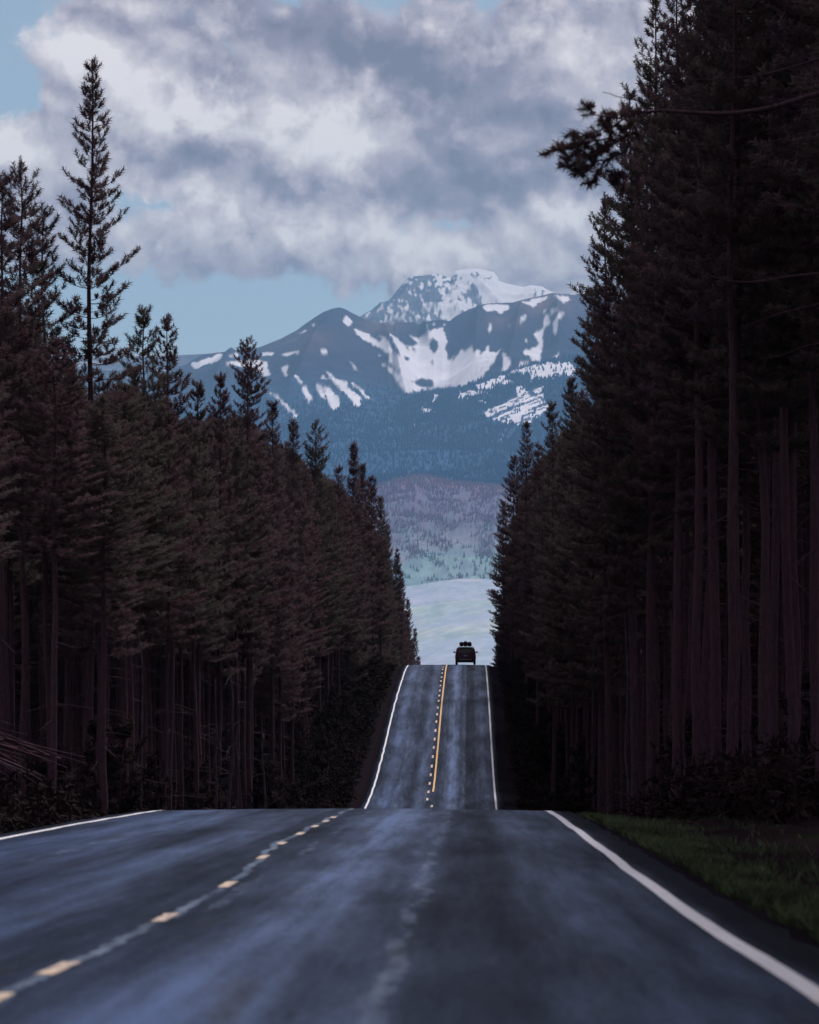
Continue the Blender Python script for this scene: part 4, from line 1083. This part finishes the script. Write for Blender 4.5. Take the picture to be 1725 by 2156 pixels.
# broken, bent sapling with a raw orange break
bs = empty('broken_sapling', ((285 - CX) / 68, F / 68, float(ground_z((285 - CX) / 68, F / 68))))
tag(bs, 'snapped pale sapling with a raw orange break beside a left-hand trunk', 'dead tree')
g = Geo(); zb = -float(bs.location.z); ss = 68.0
def bw(x, y): return np.array([(x - 285) / ss, 0, (CY - y) / ss + zb])
g.tube([np.array([.15, 0, 0]), bw(298, 1560), bw(300, 1450), bw(299, 1390), bw(294, 1350), bw(288, 1325), bw(284, 1312)], np.array([.045, .04, .035, .032, .028, .024, .02]), 6)
link('stem', g.mesh('stem', True), bs, m_deadwood)
g = Geo(); g.tube([bw(284, 1313), bw(288, 1309), bw(293, 1307)], np.array([.026, .03, .008]), 5); link('break', g.mesh('break'), bs, m_rawwood)

# slash pile of dead poles on the bank, far left
sp_c = (-14.6, 73.0); spz = float(ground_z(*sp_c)) 
sp = empty('slash_pile', (sp_c[0], sp_c[1], spz - .3))
tag(sp, 'heap of grey dead poles on the bank at the left edge of the photo', 'brush pile')
rg = np.random.default_rng(41)
for k in range(90):
    g = Geo(); ln = rg.uniform(2.0, 5.0); n = 7
    cx_ = rg.uniform(-2.0, 2.4); cy_ = rg.uniform(-4.5, 3.5); hz = rg.uniform(.0, 1.5) * max(0, 1 - abs(cx_) / 3.4)
    a = rg.normal(-.25, .35); dirx = math.cos(a) * rg.choice([-1, 1], p=[.2, .8])
    d = np.array([dirx, rg.normal(0, .35), -.38 * abs(dirx) * (1 if dirx > 0 else -1) + rg.normal(0, .1)]); d /= np.linalg.norm(d)
    f = np.linspace(-.5, .5, n)
    pts = np.array([cx_, cy_, hz + .25])[None] + d[None] * ln * f[:, None] + np.array([0, 0, 1])[None] * (-1.0 * (f + .1) ** 2 * ln * .07)[:, None] + rg.normal(0, .015, (n, 3))
    gz = ground_z(pts[:, 0] + sp_c[0], pts[:, 1] + sp_c[1]) - (spz - .3)
    pts[:, 2] = np.maximum(pts[:, 2], gz - .03)
    g.tube(pts, np.linspace(rg.uniform(.03, .06), .012, n), 5)
    link('pole', g.mesh('pole', True), sp, m_deadwood if k % 9 == 0 else m_bark)

# fallen branches on the right bank
for k, (x, yd, s, lab) in enumerate([(1640, 1822, 98, 'fallen bare branch lying in the dark hollow right of the grass bank'), (1560, 1800, 96, 'short fallen branch at the foot of the pines behind the grass bank'), (1690, 1850, 104, 'fallen forked branch by the right edge above the grass')]):
    Y = F / s; X = (x - CX) / s; zg = float(ground_z(X, Y))
    r = empty('fallen_branch', (X, Y, zg)); tag(r, lab, 'branch')
    g = Geo(); rr = np.random.default_rng(50 + k)
    pts = np.array([[-.9, 0, .05], [-.4, .1, .16], [0, .05, .12], [.45, -.05, .18], [.95, -.1, .06]]) + rr.normal(0, .04, (5, 3))
    g.tube(pts, np.array([.03, .03, .026, .018, .007]), 5); link('stem', g.mesh('stem', True), r, m_deadwood)
    for q in range(3):
        p = pts[1 + q]; g = Geo(); g.tube([p, p + np.array([rr.uniform(.1, .4), rr.normal(0, .3), rr.uniform(.05, .3)])], np.array([.012, .004]), 4)
        link('twig', g.mesh('twig'), r, m_deadwood)

# ------------------------------------------------------------------ grass and undergrowth
def blades(name, P, h, wid, mat, label, cat, seed=1, lean=.45):
    rng = np.random.default_rng(seed); n = len(P)
    a = rng.uniform(0, 2 * np.pi, n); u = np.stack([np.cos(a), np.sin(a), np.zeros(n)], 1) * wid[:, None]
    ln = rng.normal(0, lean, (n, 3)) * h[:, None]; ln[:, 2] = 0
    mid = P + np.array([0, 0, .55])[None] * h[:, None] + ln * .35; tip = P + np.array([0, 0, 1.])[None] * h[:, None] + ln
    V = np.stack([P - u, P + u, mid + u * .7, mid - u * .7, tip], 1).reshape(-1, 3)
    i = np.arange(n)[:, None] * 5
    me = np_mesh(name, V, np.concatenate([i + [0, 1, 2], i + [0, 2, 3], i + [3, 2, 4]]))
    return tag(link(name, me, mat=mat), label, cat, kind='stuff')
rg = np.random.default_rng(61)
n = 120000
Y = 9 + (74 - 9) * rg.random(n) ** .9; X = RR + .22 + rg.gamma(1.9, .42, n)
edge_n = fbm(X * 1.1, Y * .5, 3)
keep = (edge_n > -.18) & (X < RR + 4.5) & (X > RR + .34 + .22 * fbm(Y * .6, Y * 0, 3)) & (CX + X * F / Y < 1820)
keep &= rg.random(n) < np.where(X > RR + 1.2, .14 + .4 * (edge_n > .10), 1.0)
X, Y = X[keep][:60000], Y[keep][:60000]
h = rg.uniform(.05, .16, len(X)) * (1 + .9 * np.clip(fbm(X * .8, Y * .8, 3), 0, 1))
blades('grass', np.stack([X, Y, ground_z(X, Y) - .02], 1), h, np.full(len(X), .0075) * rg.uniform(.7, 1.5, len(X)), m_grass, 'green grass growing along the right-hand verge of the near road', 'grass', 2)
n = 26000
Y = rg.uniform(140, 268, n); side = rg.random(n) < .5
X = np.where(side, RR + .5 + rg.gamma(1.8, .6, n), RL - .7 - rg.gamma(1.8, .6, n))
keep = fbm(X * .5 + 7, Y * .12, 3) > .28
X, Y = X[keep], Y[keep]
blades('verge_grass', np.stack([X, Y, ground_z(X, Y) - .02], 1), rg.uniform(.06, .16, len(X)), np.full(len(X), .02), m_grass, 'sparse dark grass on the verges of the second rise', 'grass', 3)
# low brush under the trees
n = 90000
Y = rg.uniform(56, 262, n); side = rg.random(n) < .5
X = np.where(side, np.where(Y > 120, 3.4, 4.6) + rg.gamma(1.6, 3.0, n), np.where(Y > 120, -7.4, -9.0) - rg.gamma(1.6, 4.0, n))
sx = CX + X * F / Y
keep = (sx > -40) & (sx < 1770) & (fbm(X * .4, Y * .25, 4) > -.02)
X, Y = X[keep][:42000], Y[keep][:42000]
hh_ = rg.uniform(.12, .5, len(X))
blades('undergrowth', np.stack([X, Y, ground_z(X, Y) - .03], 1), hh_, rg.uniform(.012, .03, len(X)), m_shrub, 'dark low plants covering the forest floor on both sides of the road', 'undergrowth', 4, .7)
# dense brush: thousands of small twiggy bushes
nb = 9000
Y = 50 + 215 * rg.random(nb) ** .9; side = rg.random(nb) < .5
X = np.where(side, np.where(Y > 120, 2.9, 4.9) + rg.gamma(1.3, 2.2, nb), np.where(Y > 120, -7.0, -9.3) - rg.gamma(1.3, 2.8, nb))
sx = CX + X * F / Y
keep = (sx > -40) & (sx < 1770) & ~((X < -11) & (X > -18.5) & (Y > 62) & (Y < 84))
X, Y = X[keep][:4600], Y[keep][:4600]
edge_d = np.minimum(np.abs(X - 2.9), np.abs(X + 7.0))
bh = rg.uniform(.5, 2.1, len(X)) * np.clip(.3 + edge_d * .3, .3, 1) * np.clip(.7 + fbm(X * .2, Y * .1, 3) * 1.5, .35, 1.3)
m_ = 10
ang_ = rg.uniform(0, 6.283, (len(X), m_)); rad_ = np.sqrt(rg.random((len(X), m_))) * bh[:, None] * .42; hz_ = rg.random((len(X), m_)) ** .7 * bh[:, None] * .9
BP = np.stack([X[:, None] + np.cos(ang_) * rad_, Y[:, None] + np.sin(ang_) * rad_, ground_z(X, Y)[:, None] + hz_], -1).reshape(-1, 3)
BD = np.stack([np.cos(ang_), np.sin(ang_), rg.uniform(.1, 1.2, ang_.shape)], -1).reshape(-1, 3)
gb = Geo(); gb.tufts(BP, BD, rg.uniform(.28, .5, len(BP)), rg, 6, .022, 1.0)
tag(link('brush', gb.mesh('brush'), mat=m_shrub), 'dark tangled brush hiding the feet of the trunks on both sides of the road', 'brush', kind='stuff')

# ------------------------------------------------------------------ the car on the crest
m_body = simple('dark_maroon_car_paint', (0.050, 0.012, 0.026), .40, .15, 2.0, .5)
m_glass = simple('tinted_rear_glass', (0.020, 0.022, 0.030), .12, .1, 2.0, .5)
m_rubber = simple('tyre_rubber', (0.014, 0.013, 0.016), .9, .2, 8.0, .2)
m_trim = simple('black_plastic_trim', (0.020, 0.016, 0.022), .6, .2, 4.0, .3)
m_chrome = simple('dull_chrome', (0.45, 0.40, 0.44), .35, .2, 6.0, .6); 
m_lamp = simple('red_tail_lamp', (0.20, 0.012, 0.014), .25, .2, 4.0, .5)
m_plate = simple('pale_number_plate', (0.30, 0.28, 0.33), .5, .25, 14.0, .3)
m_rim = simple('grey_alloy', (0.25, 0.25, 0.28), .4, .2, 5.0, .5)
m_bag = simple('dark_red_bag_cloth', (0.050, 0.010, 0.018), .85, .3, 4.0, .1)
m_bagtop = simple('black_bag_flap', (0.020, 0.016, 0.026), .85, .3, 4.0, .1)
def poly_mesh(name, V, Fs, parent, mat, bevel=0, sub=0, smooth_=True):
    bm = bmesh.new(); vs = [bm.verts.new(v) for v in V]
    for f in Fs: bm.faces.new([vs[i] for i in f])
    bmesh.ops.recalc_face_normals(bm, faces=bm.faces[:])
    if bevel: bmesh.ops.bevel(bm, geom=bm.edges[:], offset=bevel, segments=2, affect='EDGES', profile=.6)
    me = bpy.data.meshes.new(name); bm.to_mesh(me); bm.free()
    if smooth_: me.polygons.foreach_set('use_smooth', np.ones(len(me.polygons), dtype=bool))
    return link(name, me, parent, mat)
def loft(name, stations, parent, mat):
    """stations: (y, [half ring (x>=0, z) from bottom centre to top centre])"""
    V, Fs = [], []; n = len(stations[0][1])
    ring = 2 * n - 2
    for y, half in stations:
        pts = [(x, y, z) for x, z in half] + [(-x, y, z) for x, z in half[-2:0:-1]]
        V += pts
    for i in range(len(stations) - 1):
        for j in range(ring):
            a_, b_ = i * ring + j, i * ring + (j + 1) % ring
            Fs.append((a_, b_, b_ + ring, a_ + ring))
    Fs.append(tuple(range(ring))); Fs.append(tuple(range((len(stations) - 1) * ring, len(stations) * ring)))
    o = poly_mesh(name, V, Fs, parent, mat)
    md = o.modifiers.new('bev', 'BEVEL'); md.width = .035; md.segments = 2; md.limit_method = 'ANGLE'; md.angle_limit = R(28)
    return o
CARX, CARY = (980.5 - CX) / 22.6, 265.5
slope = (pchip(CARY + 3) - pchip(CARY)) / 3
car = empty('sport_utility_vehicle', (CARX, CARY, float(road_top(CARX, CARY))))
car.rotation_euler = (math.atan(slope), 0, 0)
tag(car, 'dark maroon sport utility vehicle seen from behind, cresting the hill with bags on its roof', 'car')
def half(wb, wm, wbelt, wr, zb, zm, zbelt, zr):
    return [(0, zb), (wb * .9, zb), (wb, zb + .10), (wm, zm), (wm, zm + .18), (wbelt, zbelt), (wr + .05, zr - .12), (wr - .06, zr - .02), (0, zr)]
loft('body', [
    (-.06, half(.86, .93, .88, .70, .34, .62, 1.06, 1.55)), (.02, half(.90, .965, .92, .735, .24, .60, 1.08, 1.62)), (.30, half(.92, .975, .94, .755, .22, .60, 1.08, 1.66)),
    (1.6, half(.92, .975, .94, .77, .22, .60, 1.08, 1.68)), (2.55, half(.92, .975, .94, .76, .22, .60, 1.07, 1.65)), (3.35, half(.92, .97, .93, .80, .22, .60, .98, 1.12)),
    (4.35, half(.90, .95, .90, .76, .24, .58, .90, .99)), (4.68, half(.84, .90, .84, .66, .30, .52, .80, .88))], car, m_body)
# tailgate glass, sitting just proud of the body, with its own slope
def quad(name, pts, parent, mat, th=.012):
    p = [Vector(q) for q in pts]; nrm = (p[1] - p[0]).cross(p[2] - p[0]).normalized() * th
    V = [tuple(q) for q in p] + [tuple(q + nrm) for q in p]
    k = len(p); Fs = [tuple(range(k)), tuple(range(k, 2 * k))] + [(i, (i + 1) % k, (i + 1) % k + k, i + k) for i in range(k)]
    return poly_mesh(name, V, Fs, parent, mat, smooth_=False)
quad('rear_window', [(-.72, -.064, 1.12), (.72, -.064, 1.12), (.60, -.062, 1.50), (-.60, -.062, 1.50)], car, m_glass, .014)
quad('number_plate', [(-.16, -.075, .80), (.16, -.075, .80), (.16, -.075, .93), (-.16, -.075, .93)], car, m_plate)
bm_o = box('rear_bumper', -.90, .90, -.14, .04, .34, .56, m_trim, car, .03)
box('bumper_step', -.56, .56, -.155, -.142, .49, .53, m_chrome, car, .004)
box('roof_spoiler', -.66, .66, -.12, .16, 1.585, 1.625, m_body, car, .012)
for sx_ in (-1, 1):
    quad('tail_light', [(sx_ * .80, -.070, .86), (sx_ * .93, -.066, .86), (sx_ * .87, -.066, 1.16), (sx_ * .78, -.070, 1.16)] if sx_ > 0 else [(-.93, -.066, .86), (-.80, -.070, .86), (-.78, -.070, 1.16), (-.87, -.066, 1.16)], car, m_lamp, .018)
    for y0, y1 in ((.45, 1.35), (1.45, 2.45)):
        xb, xt = .952, .835
        pts = [(sx_ * xb, y0, 1.12), (sx_ * xb, y1, 1.12), (sx_ * xt, y1 - .1, 1.48), (sx_ * xt, y0 + .08, 1.48)]
        if sx_ < 0: pts = pts[::-1]
        quad('side_window', pts, car, m_glass, .012)
    # mirror on its stalk
    g = Geo(); g.tube([(sx_ * .90, 2.72, 1.10), (sx_ * 1.02, 2.70, 1.15)], np.array([.035, .03]), 6)
    mo = link('side_mirror', g.mesh('side_mirror', True), car, m_trim)
    bmx = bmesh.new(); bmesh.ops.create_icosphere(bmx, subdivisions=2, radius=1, matrix=Matrix.Translation((sx_ * 1.065, 2.68, 1.19)) @ Matrix.Diagonal((.105, .07, .082, 1)))
    me = bpy.data.meshes.new('mirror_housing'); bmx.to_mesh(me); bmx.free(); link('mirror_housing', me, mo, m_trim)
    rr_ = Geo(); rr_.tube([(sx_ * .62, .25, 1.66), (sx_ * .62, .30, 1.715), (sx_ * .62, 2.3, 1.725), (sx_ * .62, 2.4, 1.65)], np.full(4, .018), 6)
    link('roof_rail', rr_.mesh('roof_rail', True), car, m_trim)
for yb in (.65, 1.75):
    rr_ = Geo(); rr_.tube([(-.64, yb, 1.725), (.64, yb, 1.725)], np.full(2, .018), 6); link('crossbar', rr_.mesh('crossbar'), car, m_trim)
def wheel(x, y):
    def ringmesh(name, prof, parent, mat, k=20):
        V, Fs = [], []
        for (xo, r_) in prof:
            for j in range(k):
                a_ = 2 * math.pi * j / k; V.append((x + xo, y + r_ * math.cos(a_), .345 + r_ * math.sin(a_)))
        for i in range(len(prof) - 1):
            for j in range(k):
                a_, b_ = i * k + j, i * k + (j + 1) % k; Fs.append((a_, b_, b_ + k, a_ + k))
        Fs.append(tuple(range(k))); Fs.append(tuple(range((len(prof) - 1) * k, len(prof) * k)))
        return poly_mesh(name, V, Fs, parent, mat)
    tr_ = ringmesh('tyre', [(-.105, .22), (-.11, .30), (-.09, .34), (.09, .34), (.11, .30), (.105, .22)], car, m_rubber)
    ringmesh('rim', [(-.112, .17), (-.108, .215), (.108, .215), (.112, .17)], tr_, m_rim, 14)
for wx2 in (-.84, .84):
    for wy2 in (.85, 3.70): wheel(wx2, wy2)
bag_l = ['left roof bag on the vehicle, dark red with a rounded black top', 'tallest roof bag, in the middle on top of the vehicle', 'right roof bag on the vehicle, leaning toward the outside']
for k, (bx, rz_, rx_, hz) in enumerate([(-.37, .20, .21, 1.935), (0.0, .235, .21, 1.965), (.36, .205, .215, 1.935)]):
    bg_ = empty('duffel_bag', (CARX + bx, CARY + .55, float(car.location.z) + hz + .45 * slope)); bg_.rotation_euler = car.rotation_euler
    tag(bg_, bag_l[k], 'bag')
    V, Fs = [], []; kk = 16; st = [(-.02, .3), (.0, .7), (.05, .93), (.14, 1.0), (.6, 1.03), (1.06, 1.0), (1.15, .9), (1.2, .5)]
    for yy_, f in st:
        for j in range(kk):
            a_ = 2 * math.pi * j / kk; lump = 1 + .05 * math.sin(3 * a_ + k * 2) 
            V.append((rx_ * f * lump * math.copysign(abs(math.cos(a_)) ** .8, math.cos(a_)), yy_ - .45, rz_ * f * lump * math.copysign(abs(math.sin(a_)) ** .8, math.sin(a_))))
    for i in range(len(st) - 1):
        for j in range(kk):
            a_, b_ = i * kk + j, i * kk + (j + 1) % kk; Fs.append((a_, b_, b_ + kk, a_ + kk))
    Fs.append(tuple(range(kk))); Fs.append(tuple(range((len(st) - 1) * kk, len(st) * kk)))
    poly_mesh('bag_body', V, Fs, bg_, m_bag)
    # dark flap over the upper third, a shell 6 mm proud
    V, Fs = [], []; aa = np.linspace(R(25), R(155), 9)
    for yy_ in (-.42, .15, .72):
        for a_ in aa: V.append((rx_ * 1.075 * math.cos(a_), yy_, rz_ * 1.075 * math.sin(a_)))
    for i in range(2):
        for j in range(8): Fs.append((i * 9 + j, i * 9 + j + 1, i * 9 + j + 10, i * 9 + j + 9))
    fo = poly_mesh('bag_flap', V, Fs, bg_, m_bagtop); md = fo.modifiers.new('thick', 'SOLIDIFY'); md.thickness = .006
print('objects', len(COL.objects), 'tris', sum(len(m.polygons) for m in bpy.data.meshes))
